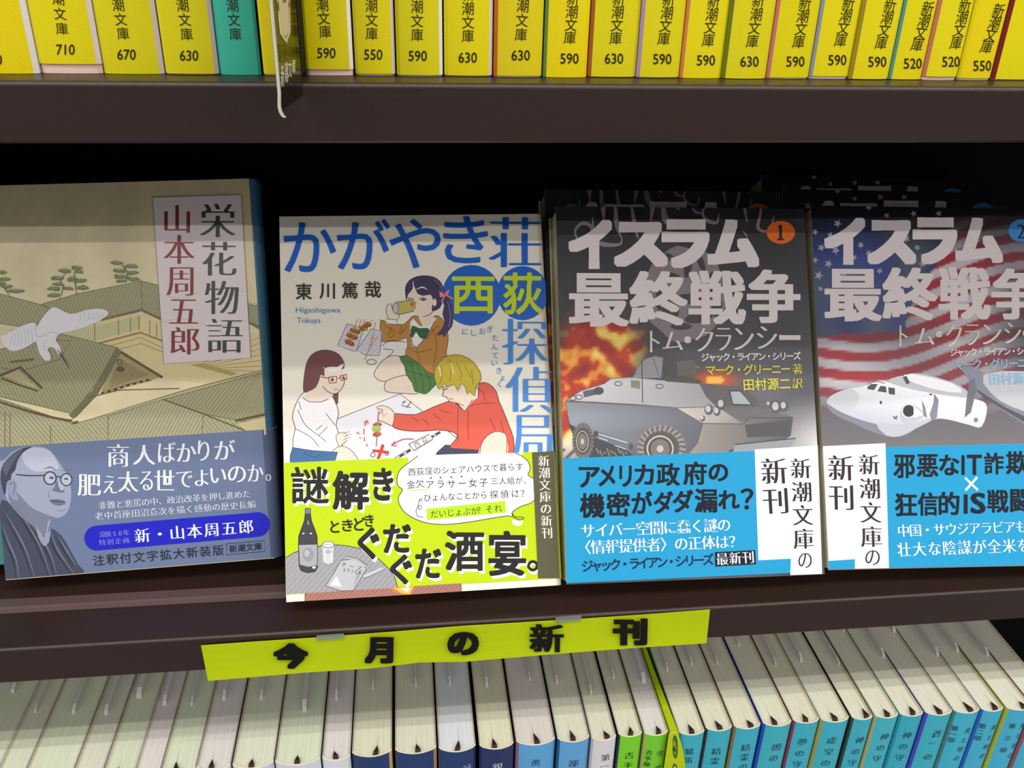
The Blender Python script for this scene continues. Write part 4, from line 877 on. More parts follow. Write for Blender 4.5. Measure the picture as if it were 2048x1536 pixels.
# skewer, cross, arrows, map
cv.line([(642, 1245), (635, 1340), (628, 1455)], 5, (130, 100, 60))
for (x, y, c) in ((634, 1328, (170, 78, 36)), (632, 1384, (170, 78, 36)), (630, 1356, (150, 180, 70)), (628, 1345, (180, 196, 90))): cv.ell(x, y, 26, 14, c, -8)
cv.ell(640, 1322, 9, 4, (216, 130, 70)); cv.ell(640, 1378, 9, 4, (216, 130, 70))
RDK = (222, 34, 40)
cv.line([(606, 1480), (650, 1484), (702, 1492)], 16, RDK, 3); cv.line([(668, 1444), (655, 1484), (638, 1530)], 18, RDK, 3); cv.ring(608, 1505, 13, 13, 3.5, K); cv.ring(690, 1498, 10, 10, 3.5, K)
for a in ([(578, 1455), (568, 1440)], [(560, 1425), (556, 1400)], [(555, 1385), (556, 1350)], [(560, 1335), (572, 1305)], [(510, 1380), (520, 1370), (526, 1385)], [(530, 1400), (535, 1410)], [(555, 1318), (575, 1300), (580, 1322)]): cv.line(a, 6, (226, 70, 60))
cv.line([(848, 1412), (780, 1415), (718, 1450)], 6, (206, 50, 40), 4); cv.line([(738, 1425), (716, 1450), (748, 1452)], 6, (206, 50, 40))
cv.line([(738, 1530), (830, 1475)], 16, (60, 56, 60)); cv.line([(745, 1526), (765, 1514)], 8, (240, 240, 240)); cv.line([(790, 1500), (806, 1490)], 8, (240, 240, 240)); cv.line([(955, 1400), (1005, 1370)], 14, (60, 56, 60)); cv.line([(966, 1393), (978, 1386)], 7, (240, 240, 240))
bx = [(820, 1442), (940, 1385), (962, 1412), (850, 1480)]
cv.poly(bx, (244, 242, 246)); cv.line(bx, 4.5, K, 0, True); cv.run('西荻', (868, 1443), (915, 1420), 40, 'r', K)
cv.line([(800, 1185), (778, 1215), (830, 1225)], 4, K); cv.line([(835, 1190), (806, 1225)], 4, K); cv.line([(780, 1195), (800, 1190)], 4, K)
cv.emit('cover_illustration', t)
for ch, b in (('か', (80, 132, 392, 428)), ('が', (395, 112, 712, 412)), ('や', (703, 112, 1010, 405)), ('き', (1022, 95, 1290, 375)), ('荘', (1292, 102, 1605, 398))): cv.fit(ch, *b, 'sb' if ch != '荘' else 'mb', BL)
for ch, b in (('探', (1370, 702, 1640, 972)), ('偵', (1390, 985, 1672, 1252)), ('局', (1425, 1270, 1668, 1545))): cv.fit(ch, *b, 'mb', BL2)
cv.fit('西', 1073, 452, 1328, 672, 'b', (206, 226, 24)); cv.fit('荻', 1375, 428, 1610, 678, 'b', (206, 226, 24))
for ch, x, y in (('に', 1152, 778), ('し', 1200, 785), ('お', 1253, 776), ('ぎ', 1298, 764), ('た', 1330, 815), ('ん', 1326, 868), ('て', 1330, 918), ('い', 1325, 962), ('き', 1352, 1008), ('ょ', 1372, 1048), ('く', 1357, 1088)): cv.run(ch, (x, y), (x, y), 44, 'r', (60, 120, 200))
cv.emit('title_lettering', t)
for ch, b in (('東', (152, 492, 248, 590)), ('川', (292, 492, 384, 585)), ('篤', (424, 485, 520, 583)), ('哉', (560, 480, 656, 578))): cv.fit(ch, *b, 'b', (48, 44, 26))
cv.fit('Higashigawa', 153, 635, 416, 676, 'r', (90, 140, 200)); cv.fit('Tokuya', 160, 695, 299, 738, 'r', (90, 140, 200))
cv.emit('author_lettering', t)
# lower strip of the cover under the band
cv.crop = F7
cv.poly([(175, 1080), (1278, 1010), (1280, 1076), (178, 1150)], (176, 118, 104)); cv.hatch([(178, 1085), (1278, 1015), (1280, 1072), (180, 1146)], -50, 26, 3.5, (120, 78, 66)); cv.n += 1; cv.line([(178, 1080), (178, 1150)], 4, K); cv.line([(1278, 1015), (1280, 1076)], 4, K)
cv.poly([(770, 1040), (955, 1030), (930, 1095), (880, 1098), (800, 1070)], (232, 120, 50)); cv.poly([(800, 1045), (940, 1035), (915, 1088), (860, 1080)], (236, 200, 90)); cv.poly([(850, 1045), (920, 1040), (900, 1075)], (240, 236, 226))
cv.emit('lower_cover_picture', t)
vb = (fr2.px(573, 1189)[1], fr2.px(1120, 1156)[1]); vt = (fr2.px(565, 926)[1], fr2.px(1112, 902)[1])
LM = (198, 224, 8)
bn = band(t, fr2, sh, LM, vb, vt)
cb = Canvas(fr2, -.34, F7, clip=(0.02, 105.8, 0, 60))
DK = (38, 36, 34); GR = (172, 172, 178)
# table, bottle, glass, snack bag
tb = [(28, 832), (100, 795), (200, 762), (300, 746), (400, 740), (480, 748), (560, 765), (640, 800), (710, 850), (770, 910), (810, 965), (830, 1042), (300, 1075), (44, 1088)]
cb.poly(tb, (168, 168, 174)); cb.hatch(tb, -48, 30, 2.6, (120, 120, 126)); cb.n += 1; cb.line(tb[:12], 5, DK)
bt = [(178, 482), (216, 482), (216, 530), (222, 570), (245, 630), (262, 680), (264, 740), (264, 900), (250, 928), (200, 938), (150, 925), (135, 890), (130, 740), (132, 680), (150, 630), (172, 570), (178, 520)]
cb.poly(bt, (70, 70, 74)); cb.line(bt, 5, (36, 36, 40), 0, True); cb.poly([(178, 482), (216, 482), (215, 518), (180, 520)], (130, 130, 136)); cb.poly([(133, 742), (262, 738), (262, 885), (200, 895), (140, 880)], (176, 176, 182)); cb.ell(165, 660, 9, 5, (230, 230, 230)); cb.ell(218, 660, 9, 5, (230, 230, 230)); cb.ell(240, 900, 14, 9, (220, 220, 220)); cb.line([(198, 570), (200, 600)], 5, (200, 200, 206)); cb.ell(200, 810, 40, 50, (156, 156, 160)); cb.ell(190, 800, 18, 24, (190, 190, 194))
gl = [(296, 735), (384, 735), (380, 865), (340, 882), (306, 868)]
cb.poly(gl, (214, 214, 220)); cb.ell(340, 738, 43, 22, (236, 236, 240)); cb.ring(340, 738, 42, 22, 5, (110, 110, 116)); cb.line(gl, 4, (110, 110, 116)); cb.ell(342, 790, 34, 12, (180, 180, 188)); cb.line([(315, 770), (320, 850)], 7, (250, 250, 250)); cb.line([(362, 770), (358, 850)], 5, (250, 250, 250))
bg_ = [(430, 850), (500, 842), (560, 855), (610, 910), (520, 1062), (430, 1066), (322, 1030), (380, 940)]
cb.poly(bg_, (196, 196, 204)); cb.line(bg_, 4, DK, 0, True); cb.poly([(400, 960), (440, 1040), (350, 1025)], (228, 228, 234)); cb.poly([(540, 940), (590, 915), (520, 1040)], (170, 170, 178)); cb.run('チーズ', (452, 880), (560, 905), 38, 'r', DK); cb.run('STICK', (455, 918), (565, 935), 34, 'r', DK)
cb.line([(590, 965), (640, 945), (728, 905)], 20, (206, 206, 212)); cb.line([(590, 978), (640, 958), (732, 916)], 3, DK); cb.line([(470, 830), (540, 845), (610, 895)], 14, (186, 186, 192)); cb.line([(470, 822), (545, 836), (618, 885)], 3, DK)
cb.emit('band_picture', bn, MATTE)
cl = [(975, 112), (905, 165), (850, 210), (826, 270), (835, 325), (866, 352), (838, 400), (842, 450), (880, 510), (960, 560), (1060, 590), (1180, 596), (1330, 580), (1480, 555), (1600, 536), (1640, 540), (1640, 510), (1700, 470), (1780, 440), (1815, 390), (1822, 330), (1800, 280), (1752, 248), (1766, 205), (1750, 150), (1700, 110), (1660, 92)]
cb.poly(cl, (240, 240, 248), 3); cb.line(cl, 5, DK, 3); cb.line([(1640, 540), (1680, 560), (1718, 558), (1715, 545), (1660, 542), (1640, 520)], 5, DK, 4); cb.poly([(1640, 560), (1690, 575), (1716, 570), (1700, 605), (1650, 600)], (240, 240, 248), 2)
cb.emit('band_speech_bubble', bn, MATTE, 'white speech bubble')
cb.run('西荻窪のシェアハウスで暮らす', (932, 225), (1690, 188), 58, 'r', DK)
cb.run('金欠', (925, 315), (988, 308), 62, 'r', DK); cb.run('アラサー女子', (1058, 315), (1437, 300), 66, 'r', DK); cb.run('三人組が、', (1514, 290), (1745, 285), 54, 'r', DK)
for x, y in ((1066, 268), (1133, 265), (1210, 262), (1282, 258)): cb.ell(x, y, 6, 6, DK)
cb.line([(905, 358), (1030, 348)], 6, (200, 226, 60))
cb.run('ひょんなことから', (1040, 408), (1438, 388), 58, 'r', DK); cb.run('探偵に', (1512, 385), (1660, 378), 62, 'r', DK); cb.run('！？', (1690, 378), (1728, 376), 60, 'r', DK)
cb.poly([(1035, 486), (1590, 430), (1597, 512), (1040, 566)], (190, 232, 30)); cb.run('だいじょぶか', (1090, 522), (1375, 500), 58, 'r', DK); cb.run('？', (1418, 495), (1418, 495), 58, 'r', DK); cb.run('それ', (1478, 488), (1540, 482), 58, 'r', DK)
cb.line([(1010, 545), (975, 540), (960, 505), (975, 470), (995, 462), (1000, 480), (985, 492), (975, 470), (985, 430), (998, 415)], 4, DK, 3); cb.line([(978, 428), (1000, 412), (1002, 440)], 4, DK)
cb.emit('band_small_print', bn, MATTE)
big = (('謎', (78, 188, 345, 450), 'b'), ('解', (370, 215, 630, 495), 'h'), ('き', (655, 195, 800, 430), 'h'), ('ぐ', (548, 612, 705, 845), 'h'), ('だ', (728, 592, 928, 800), 'h'), ('ぐ', (778, 805, 935, 1022), 'h'), ('だ', (955, 765, 1142, 980), 'h'), ('酒', (1165, 640, 1442, 925), 'hk'), ('宴', (1472, 640, 1738, 960), 'hk'))
for ch, (a, b, c, d), st in big: cb.fit(ch, a+14, b+20, c+14, d+20, st, (246, 250, 240))
cb.ring(1790, 905, 32, 34, 22, (246, 250, 240))
for ch, (a, b, c, d), st in big: cb.fit(ch, a, b, c, d, st, DK)
cb.ring(1785, 888, 30, 30, 20, DK)
for ch, b in (('と', (355, 570, 420, 655)), ('き', (438, 560, 515, 645)), ('ど', (522, 545, 605, 640)), ('き', (600, 525, 662, 612))): cb.fit(ch, *b, 'b', DK)
cb.emit('band_lettering', bn, MATTE)
cb.poly([(1780, 87), (1941, 78), (1975, 975), (1822, 976)], (96, 92, 70))
cb.run('新潮文庫の新刊', (1862, 148), (1885, 655), 84, 'mb', (244, 244, 238), 'v')
cb.emit('band_title_strip', bn, MATTE, 'dark olive strip with white vertical lettering')
easel(fr2, T2, 'black book rest behind the cream detective paperback')

# ================= books 3 and 4: two-volume thriller =================
WHT = (240, 228, 230)
def lerp_title(cv, boxes, col=WHT):
    for ch, b in boxes: cv.fit(ch, *b, 'x' if ch in 'イスラム' else 'hs', col)
fr3 = Frame((58.1, 6.9, ZM1+9.8), -.575, -.002, .019, 105.6, 151)
T3 = 18
t3, sh = face_book('thriller_first_volume', fr3, T3, (40, 40, 42), (44, 44, 46), 'grey thriller paperback with armoured car, explosion and orange number one, front copy', 'armoured car covers, front and rear copy', r=3.0)
cv = Canvas(fr3, 0, G1, clip=(.05, 105.5, .05, 150.95))
def fire(u, v):
    # printed picture: murky sky, fire ball at the left, pale smoke at the lower right, plus a painted gloss haze
    x, y = u, 1-v
    c = mixc((34, 32, 36), (98, 96, 102), y*1.9)
    n1 = noise.noise(Vector((x*5, y*5, 0.3)))
    c = mixc(c, (60, 60, 66), .5+n1*.6)
    d = math.hypot((x-1.06)/.34, (y-.66)/.15); c = mixc((244, 240, 240), c, d-.05) if d < 1.05 else c
    d = math.hypot((x-.80)/.35, (y-.50)/.14); c = mixc((130, 130, 140), c, min(1, .4+d*.6))  # reflection on the glossy cover, painted in as a grey haze
    d = math.hypot((x-.02)/.22, (y-.63)/.09); c = mixc((246, 230, 214), c, d) if d < 1 else c
    r1 = math.hypot((x-.15)/.19, (y-.41)/.135); r2 = math.hypot((x-.02)/.18, (y-.50)/.14)
    n = noise.noise(Vector((x*12, y*16, 2.0)))*.6+noise.noise(Vector((x*30, y*40, 5.0)))*.25
    f = 1.12-min(r1, r2)+n*.45
    if f > 0:
        h = noise.noise(Vector((x*15, y*21, 9.0)))*1.1+.35*noise.noise(Vector((x*38, y*50, 4.0)))
        k = min(1, f*2.2)
        hot = mixc((120, 20, 8), (226, 64, 16), (h+.9)*.8) if h < .12 else mixc((240, 120, 20), (255, 226, 110), (h-.12)*2.4)
        c = mixc(c, hot, k)
    d = math.hypot((x-.60)/.09, (y-.475)/.03)
    if d < 1.3: c = mixc((255, 190, 70) if d < .4 else (226, 84, 30), c, max(0, d-.3))
    return c
cv.grid(110, 156, fire)
PB = (150, 134, 140)
for a, w_ in (([(210, 325), (175, 290), (170, 250), (205, 215), (250, 225), (265, 270), (240, 310), (205, 320)], 22), ([(265, 180), (272, 250), (300, 320), (360, 335), (420, 330), (430, 300)], 26), ([(330, 60), (325, 130), (330, 200)], 26), ([(385, 50), (395, 140), (400, 230), (430, 300)], 26), ([(480, 80), (490, 160), (510, 260), (520, 300)], 24), ([(560, 60), (600, 110), (590, 200)], 30), ([(650, 50), (660, 130), (680, 200), (760, 230), (850, 210)], 40), ([(740, 60), (745, 140)], 30), ([(900, 110), (880, 160), (910, 200), (960, 210), (970, 160)], 22), ([(1110, 60), (1115, 130), (1130, 210)], 18), ([(1100, 255), (1120, 275), (1130, 300)], 10), ([(1200, 60), (1205, 150), (1190, 240), (1250, 255), (1280, 170)], 20), ([(820, 120), (840, 150), (880, 160)], 16)):
    cv.line(a, w_, PB, 4, taper=True)
# pale round seal with drips
cv.poly([(780+235*math.cos(a)*(1+.05*math.sin(5*a)), 610+265*math.sin(a)*(1+.04*math.cos(7*a))) for a in [k*math.pi/18 for k in range(36)]], (140, 128, 134))
for (x, y, a, b, r) in ((720, 420, 60, 16, 40), (800, 450, 22, 70, 10), (870, 430, 18, 60, -20), (720, 520, 60, 26, 20), (930, 560, 30, 80, 10), (830, 640, 90, 30, 8), (700, 700, 50, 60, 0), (860, 740, 80, 30, -10), (960, 680, 30, 60, 0), (760, 790, 60, 20, 0), (640, 640, 24, 60, 0)):
    cv.ell(x, y, a, b, (64, 62, 66), r)
cv.emit('cover_picture', t3)
# armoured car
A1, A2, A3, A4 = (206, 204, 208), (128, 134, 146), (90, 94, 104), (58, 60, 66)
ol = lambda p, c=A4, w_=4: cv.line(p, w_, c, 0, True)
dk = [(120, 1204), (200, 1150), (330, 1110), (370, 1080), (490, 1074), (650, 1090), (860, 1105), (900, 1180), (960, 1240), (730, 1245), (540, 1228)]
cv.poly(dk, grad((214, 212, 216), (160, 158, 164), (300, 1080), (800, 1250))); ol(dk, A3)
gs = [(490, 1076), (520, 1010), (560, 972), (610, 955), (660, 965), (650, 1078)]
cv.poly(gs, (150, 148, 156)); cv.line(gs, 4, A3); cv.line([(600, 958), (640, 1075)], 4, A3)
cv.poly([(650, 1085), (700, 1070), (820, 1075), (880, 1095), (870, 1112), (680, 1098)], (76, 72, 60)); cv.line([(750, 1022), (860, 1018)], 8, (170, 160, 150)); cv.poly([(735, 985), (820, 975), (850, 1000), (840, 1060), (740, 1065)], (104, 98, 96)); cv.line([(540, 980), (543, 1100), (545, 1215)], 5, (60, 60, 56))
cv.poly([(860, 1105), (1110, 1130), (1180, 1190), (1200, 1240), (960, 1240), (900, 1180)], (96, 92, 92)); cv.poly([(1030, 1150), (1090, 1150), (1150, 1225), (1050, 1222)], (170, 184, 190)); cv.line([(1030, 1150), (1090, 1150), (1160, 1230), (1050, 1228)], 7, (50, 48, 48), 0, True)
hl = [(112, 1210), (540, 1230), (730, 1245), (880, 1332), (860, 1440), (800, 1520), (500, 1520), (470, 1490), (260, 1420), (140, 1345)]
cv.poly(hl, grad((150, 156, 168), (96, 98, 108), (300, 1210), (500, 1500))); ol(hl, A3); cv.poly([(125, 1330), (470, 1490), (500, 1530), (250, 1530), (160, 1400)], A4)
ns = [(730, 1245), (960, 1238), (1200, 1240), (1330, 1275), (1385, 1300), (1130, 1300), (1105, 1335), (880, 1332)]
cv.poly(ns, grad((206, 194, 186), (140, 134, 132), (800, 1240), (1100, 1335))); ol(ns, A3); cv.poly([(960, 1238), (1200, 1240), (1380, 1298), (1130, 1300), (1100, 1330)], (104, 102, 104))
ft_ = [(880, 1332), (1105, 1335), (1140, 1300), (1385, 1300), (1370, 1400), (1300, 1440), (1060, 1470), (960, 1530), (780, 1530), (850, 1440)]
cv.poly(ft_, grad((150, 142, 136), (84, 82, 86), (900, 1400), (1350, 1350))); ol(ft_, A4); cv.poly([(1115, 1340), (1375, 1310), (1360, 1400), (1130, 1410)], (76, 76, 80)); cv.poly([(1060, 1450), (1400, 1415), (1370, 1460), (1200, 1530), (1040, 1530)], (150, 156, 164)); cv.line([(1060, 1450), (1400, 1415)], 6, A4)
for (x, y, r_) in ((915, 1255, 24), (985, 1225, 26), (960, 1265, 20), (1290, 1240, 30), (1335, 1235, 24), (880, 1305, 14), (1250, 1225, 14)): cv.ell(x, y, r_, r_*1.25, (86, 84, 90)); cv.ell(x-4, y-5, r_*.6, r_*.8, (196, 194, 198))
for (x, y) in ((190, 1185), (155, 1190), (410, 1110), (640, 1125)): cv.ring(x, y, 20, 12, 5, A3)
cv.line([(215, 1170), (300, 1150)], 34, (92, 96, 108)); cv.ell(300, 1150, 28, 22, (70, 74, 84)); cv.poly([(480, 1090), (530, 1095), (530, 1140), (480, 1130)], (140, 130, 112))
cv.poly([(270, 1370), (488, 1440), (480, 1490), (275, 1410)], (108, 114, 128)); cv.line([(300, 1392), (460, 1440)], 6, (200, 206, 214)); cv.line([(300, 1412), (350, 1428)], 5, (200, 206, 214)); cv.line([(390, 1455), (450, 1475)], 5, (200, 206, 214)); cv.ell(284, 1390, 12, 16, A4); cv.ell(480, 1462, 12, 20, (90, 70, 72))
for k in range(28): cv.ell(140+k*21, 1212+k*1.1, 3, 3, A3)
TW = (84, 80, 80)
for (x, y, rx, ry) in ((212, 1430, 58, 100), (650, 1470, 128, 122)):
    cv.ell(x, y, rx, ry, TW)
    for k in range(26):
        a = k*2*math.pi/26; cv.line([(x+rx*.78*math.cos(a), y+ry*.78*math.sin(a)), (x+rx*1.06*math.cos(a+.08), y+ry*1.06*math.sin(a+.08))], rx*.13, (150, 142, 136) if rx > 80 else (120, 120, 124))
    cv.ell(x-rx*.06, y+ry*.03, rx*.66, ry*.68, (70, 66, 66)); cv.ring(x-rx*.06, y+ry*.03, rx*.56, ry*.58, rx*.08, (190, 180, 172)); cv.ell(x-rx*.06, y+ry*.03, rx*.42, ry*.44, (120, 112, 106)); cv.ell(x-rx*.06, y+ry*.03, rx*.15, ry*.16, (196, 190, 180))
for k in range(9): cv.line([(285+k*20, 1470+(k % 3)*12), (300+k*20, 1500+(k % 2)*14)], 8, (130, 126, 124))
for k in range(12): cv.ell(105+(k*37 % 60), 1480+(k*23 % 60), 9, 8, (96, 92, 96))
cv.emit('armoured_car_picture', t3)
lerp_title(cv, (('イ', (130, 192, 376, 470)), ('ス', (383, 205, 686, 460)), ('ラ', (650, 190, 920, 466)), ('ム', (905, 192, 1196, 462)), ('最', (133, 492, 468, 792)), ('終', (470, 480, 797, 786)), ('戦', (800, 478, 1122, 780)), ('争', (1125, 472, 1426, 772))))
cv.ell(1315, 266, 80, 64, (232, 106, 30)); cv.poly([(1300, 228), (1322, 222), (1322, 296), (1334, 304), (1334, 310), (1294, 310), (1294, 304), (1306, 298), (1306, 240), (1298, 240)], (40, 26, 16))
cv.emit('title_lettering', t3)
def credits(cv, ctr, y0s, yel, sub, dx=0):
    for ch, (x, y) in ctr: cv.run(ch, (x, y), (x, y), 132, 'm', (226, 216, 216))
cv.run
for ch, b in (('ト', (585, 815, 640, 935)), ('ム', (655, 820, 770, 922)), ('・', (775, 845, 815, 885)), ('ク', (835, 800, 940, 930)), ('ラ', (950, 800, 1040, 925)), ('ン', (1055, 800, 1165, 922)), ('シ', (1180, 790, 1295, 915)), ('ー', (1305, 838, 1425, 868))): cv.fit(ch, *b, 'mb', (232, 222, 220))
cv.run('ジャック・ライアン・シリーズ', (892, 963), (1405, 955), 48, 'b', (236, 232, 232))
cv.run('マーク・グリーニー', (922, 1035), (1342, 1028), 62, 'b', (224, 212, 60)); cv.run('著', (1407, 1028), (1407, 1028), 62, 'mb', (224, 212, 60))
cv.run('田村源二', (1135, 1116), (1338, 1110), 68, 'b', (224, 212, 60)); cv.run('訳', (1407, 1108), (1407, 1108), 62, 'mb', (224, 212, 60))
cv.emit('credit_lettering', t3)
vb = (fr3.px(1134, 1166)[1], fr3.px(1640, 1143)[1]); vt = (fr3.px(1126, 917)[1], fr3.px(1632, 897)[1])
CYB = (34, 160, 212)
bn = band(t3, fr3, sh, CYB, (max(.3, vb[0]), max(.3, vb[1])), vt, (226, 230, 238))
cb = Canvas(fr3, -.34, G2, clip=(0.02, 105.5, .3, 60))
cb.poly([(1487, 70), (1990, 40), (1990, 1000), (1752, 1010), (1757, 884), (1515, 896)], (242, 242, 250))
cb.emit('band_white_panel', bn, MATTE, 'white panel of the blue band')
NV = (22, 24, 36)
for ch, b in zip('アメリカ政府の', ((175, 200, 335, 355), (325, 190, 450, 345), (478, 190, 572, 350), (590, 182, 738, 335), (755, 172, 930, 342), (955, 160, 1130, 335), (1143, 178, 1290, 308))): cb.fit(ch, *b, 'b' if ch == '？' else 'hk', NV)
for ch, b in zip('機密がダダ漏れ？', ((185, 395, 372, 580), (382, 388, 560, 570), (570, 380, 725, 550), (735, 380, 880, 548), (875, 370, 1030, 540), (1040, 362, 1210, 540), (1215, 375, 1375, 515), (1380, 360, 1478, 518))): cb.fit(ch, *b, 'b' if ch == '？' else 'hk', NV)
cb.run('ジャック・ライアン・シリーズ', (240, 938), (1140, 890), 92, 'b', (30, 34, 70))
cb.run('サイバー空間に蠢く謎の', (245, 675), (1258, 632), 112, 'mb', (238, 244, 250)); cb.run('〈情報提供者〉の正体は？', (215, 800), (1345, 755), 112, 'mb', (238, 244, 250))
cb.poly([(1190, 835), (1489, 820), (1496, 925), (1192, 942)], (26, 28, 44)); cb.run('最新刊', (1245, 886), (1438, 873), 96, 'mb', (240, 244, 250))
cb.emit('band_lettering', bn, MATTE)
BRN = (52, 44, 46)
cb.run('新刊', (1632, 232), (1645, 452), 205, 'mb', BRN, 'v'); cb.run('新潮文庫', (1830, 212), (1852, 735), 158, 'mb', BRN, 'v'); cb.fit('の', 1812, 842, 1912, 952, 'm', BRN)
cb.emit('band_side_lettering', bn, MATTE)

fr4 = Frame((164.9, 6.8, ZM1+9.8), -.587, -.031, .016, 105.2, 151)
t4, sh = face_book('thriller_second_volume', fr4, T3, (40, 40, 50), (44, 44, 54), 'thriller paperback with flag, white propeller plane and blue number two, front copy', 'propeller plane covers, front and rear copies', r=3.0)
cv = Canvas(fr4, 0, G3, clip=(.05, 105.1, .05, 150.95))
def flag(u, v):
    x, y = u, 1-v
    fold = math.sin(x*5.2+y*7)*.5+math.sin(x*11-y*6)*.35+noise.noise(Vector((x*4, y*4, 1)))*.5
    base = mixc((30, 30, 38), (96, 96, 108), y*2.0)
    c = base
    if y < .60:
        inblue = x < .60-.62*y+.03*math.sin(y*16) and y < .37-.05*x
        if inblue:
            c = mixc((30, 36, 84), (64, 86, 170), .5+fold*.5); c = mixc(c, (92, 104, 112), min(.8, max(0, .30+.9*noise.noise(Vector((x*6, y*6, 6))))))
        else:
            k = .5+.5*math.sin((y+.09*x-.035*math.sin(x*5.5))/.054*2*math.pi+.6)
            st_ = mixc((170, 40, 54), (206, 200, 208), min(1, max(0, (k-.42)*5)))
            c = mixc(st_, (66, 62, 70), min(.85, max(0, .30+fold*.5)))
        c = mixc(c, (16, 16, 20), min(1, max(0, 1-y*6.5)))
        if y > .50: c = mixc(c, base, (y-.50)*10)
    d = y-.60
    if d > -.05:
        c = mixc(c, mixc((110, 104, 104), (150, 148, 152), (y-.6)*2), min(1, (d+.05)*8))
    if x > .55 and y > .72: c = mixc(c, (196, 176, 130), min(.8, (x-.55)*2*(y-.7)*4))
    return c
cv.grid(110, 156, flag)
def star(x, y, r_, col, rot=0):
    cv.poly([((x+(r_ if k % 2 == 0 else r_*.42)*math.sin(rot+k*math.pi/5)), (y-(r_ if k % 2 == 0 else r_*.42)*math.cos(rot+k*math.pi/5))) for k in range(10)], col)
for (x, y, r_) in ((265, 215, 26), (140, 262, 20), (225, 280, 20), (175, 350, 24), (255, 365, 26), (395, 335, 22), (140, 420, 20), (215, 440, 26), (160, 505, 28), (440, 380, 20), (440, 125, 20), (690, 160, 20), (650, 300, 24), (710, 350, 20), (740, 440, 24), (500, 480, 20), (360, 405, 18), (170, 580, 18), (830, 160, 20), (590, 90, 20), (540, 170, 18), (360, 60, 24), (300, 500, 18), (205, 590, 22)):
    star(x, y, r_, (168, 168, 190), .2+x*.001)
cv.emit('cover_picture', t4)
P1, P2, P3, P4 = (244, 244, 248), (196, 198, 210), (130, 134, 150), (72, 72, 80)
# far wing and engine
cv.poly([(545, 1100), (600, 1070), (640, 1065), (680, 1052), (760, 1060), (900, 1100), (990, 1150), (985, 1200), (860, 1180), (700, 1150)], P2, 2); cv.poly([(640, 1080), (680, 1055), (900, 1105), (960, 1160), (800, 1140)], P1, 2); cv.line([(640, 1070), (660, 1110)], 22, P4, taper=False)
cv.poly([(955, 1030), (1010, 1010), (1100, 1060), (1180, 1150), (1320, 1240), (1420, 1300), (1420, 1420), (1300, 1330), (1100, 1200)], P3, 2); cv.poly([(1080, 1060), (1300, 1040), (1420, 1120), (1420, 1280), (1240, 1240), (1120, 1160)], (196, 198, 206), 2); cv.poly([(1040, 1140), (1100, 1200), (1300, 1320), (1420, 1400), (1420, 1350), (1200, 1240)], P4, 2)
fu = [(205, 1215), (225, 1180), (300, 1145), (380, 1130), (430, 1118), (470, 1098), (520, 1095), (600, 1120), (720, 1150), (900, 1180), (1050, 1200), (1100, 1240), (1070, 1350), (1000, 1340), (880, 1310), (800, 1310), (700, 1360), (640, 1400), (560, 1408), (460, 1380), (350, 1330), (260, 1290), (215, 1250)]
cv.poly(fu, grad((252, 252, 255), (196, 198, 212), (700, 1120), (640, 1400)), 3)
cv.poly([(205, 1218), (260, 1255), (360, 1300), (480, 1335), (600, 1350), (700, 1340), (700, 1362), (640, 1400), (560, 1408), (460, 1380), (350, 1330), (260, 1290), (215, 1250)], P3, 3); cv.poly([(480, 1330), (620, 1340), (760, 1310), (820, 1300), (700, 1362), (620, 1402), (540, 1400)], P2, 2)
cv.poly([(205, 1215), (230, 1180), (300, 1146), (350, 1140), (385, 1180), (370, 1230), (330, 1265), (260, 1250)], (206, 208, 216), 3)
for a in ([(430, 1130), (452, 1112), (490, 1112), (470, 1145), (436, 1142)], [(488, 1152), (505, 1122), (535, 1125), (540, 1160)], [(548, 1130), (585, 1135), (586, 1172), (552, 1168)]): cv.poly(a, P4)
cv.line([(430, 1115), (480, 1098), (530, 1108)], 6, P3, 3)
cv.poly([(615, 1300), (625, 1240), (665, 1220), (720, 1245), (748, 1290), (700, 1320), (640, 1335)], P2, 2); cv.ell(663, 1262, 38, 38, (40, 40, 46)); cv.ring(663, 1262, 36, 37, 7, (220, 220, 226)); cv.poly([(690, 1235), (750, 1285), (690, 1300)], P1, 1)
cv.poly([(735, 1200), (755, 1240), (765, 1300), (745, 1290)], P3); cv.poly([(805, 1165), (830, 1200), (820, 1300), (790, 1318), (780, 1280), (800, 1220)], P3, 1); cv.poly([(1000, 1100), (1030, 1075), (1040, 1150), (1010, 1270), (975, 1300), (985, 1200)], (108, 110, 124), 1)
cv.ell(1038, 1313, 13, 14, P3); cv.ell(786, 1170, 9, 5, P4); cv.ell(507, 1215, 7, 10, P4); cv.line([(575, 1292), (598, 1308)], 6, P4); cv.line([(600, 1290), (580, 1308)], 6, P4)
cv.emit('propeller_plane_picture', t4)
lerp_title(cv, (('イ', (190, 180, 422, 446)), ('ス', (430, 195, 706, 446)), ('ラ', (684, 180, 936, 444)), ('ム', (922, 182, 1190, 438)), ('最', (192, 468, 512, 762)), ('終', (515, 460, 824, 756)), ('戦', (828, 458, 1122, 752)), ('争', (1122, 466, 1400, 752))))
cv.ell(1290, 256, 72, 64, (60, 140, 214)); cv.fit('2', 1268, 222, 1312, 300, 'mb', (24, 28, 60))
cv.emit('title_lettering', t4)
for ch, b in (('ト', (610, 785, 655, 900)), ('ム', (695, 800, 805, 892)), ('・', (812, 815, 850, 852)), ('ク', (868, 775, 960, 902)), ('ラ', (975, 780, 1060, 895)), ('ン', (1075, 780, 1180, 890)), ('シ', (1195, 770, 1290, 885)), ('ー', (1298, 815, 1400, 842))): cv.fit(ch, *b, 'mb', (226, 226, 214))
cv.run('ジャック・ライアン・シリーズ', (912, 935), (1395, 925), 46, 'b', (236, 236, 236))
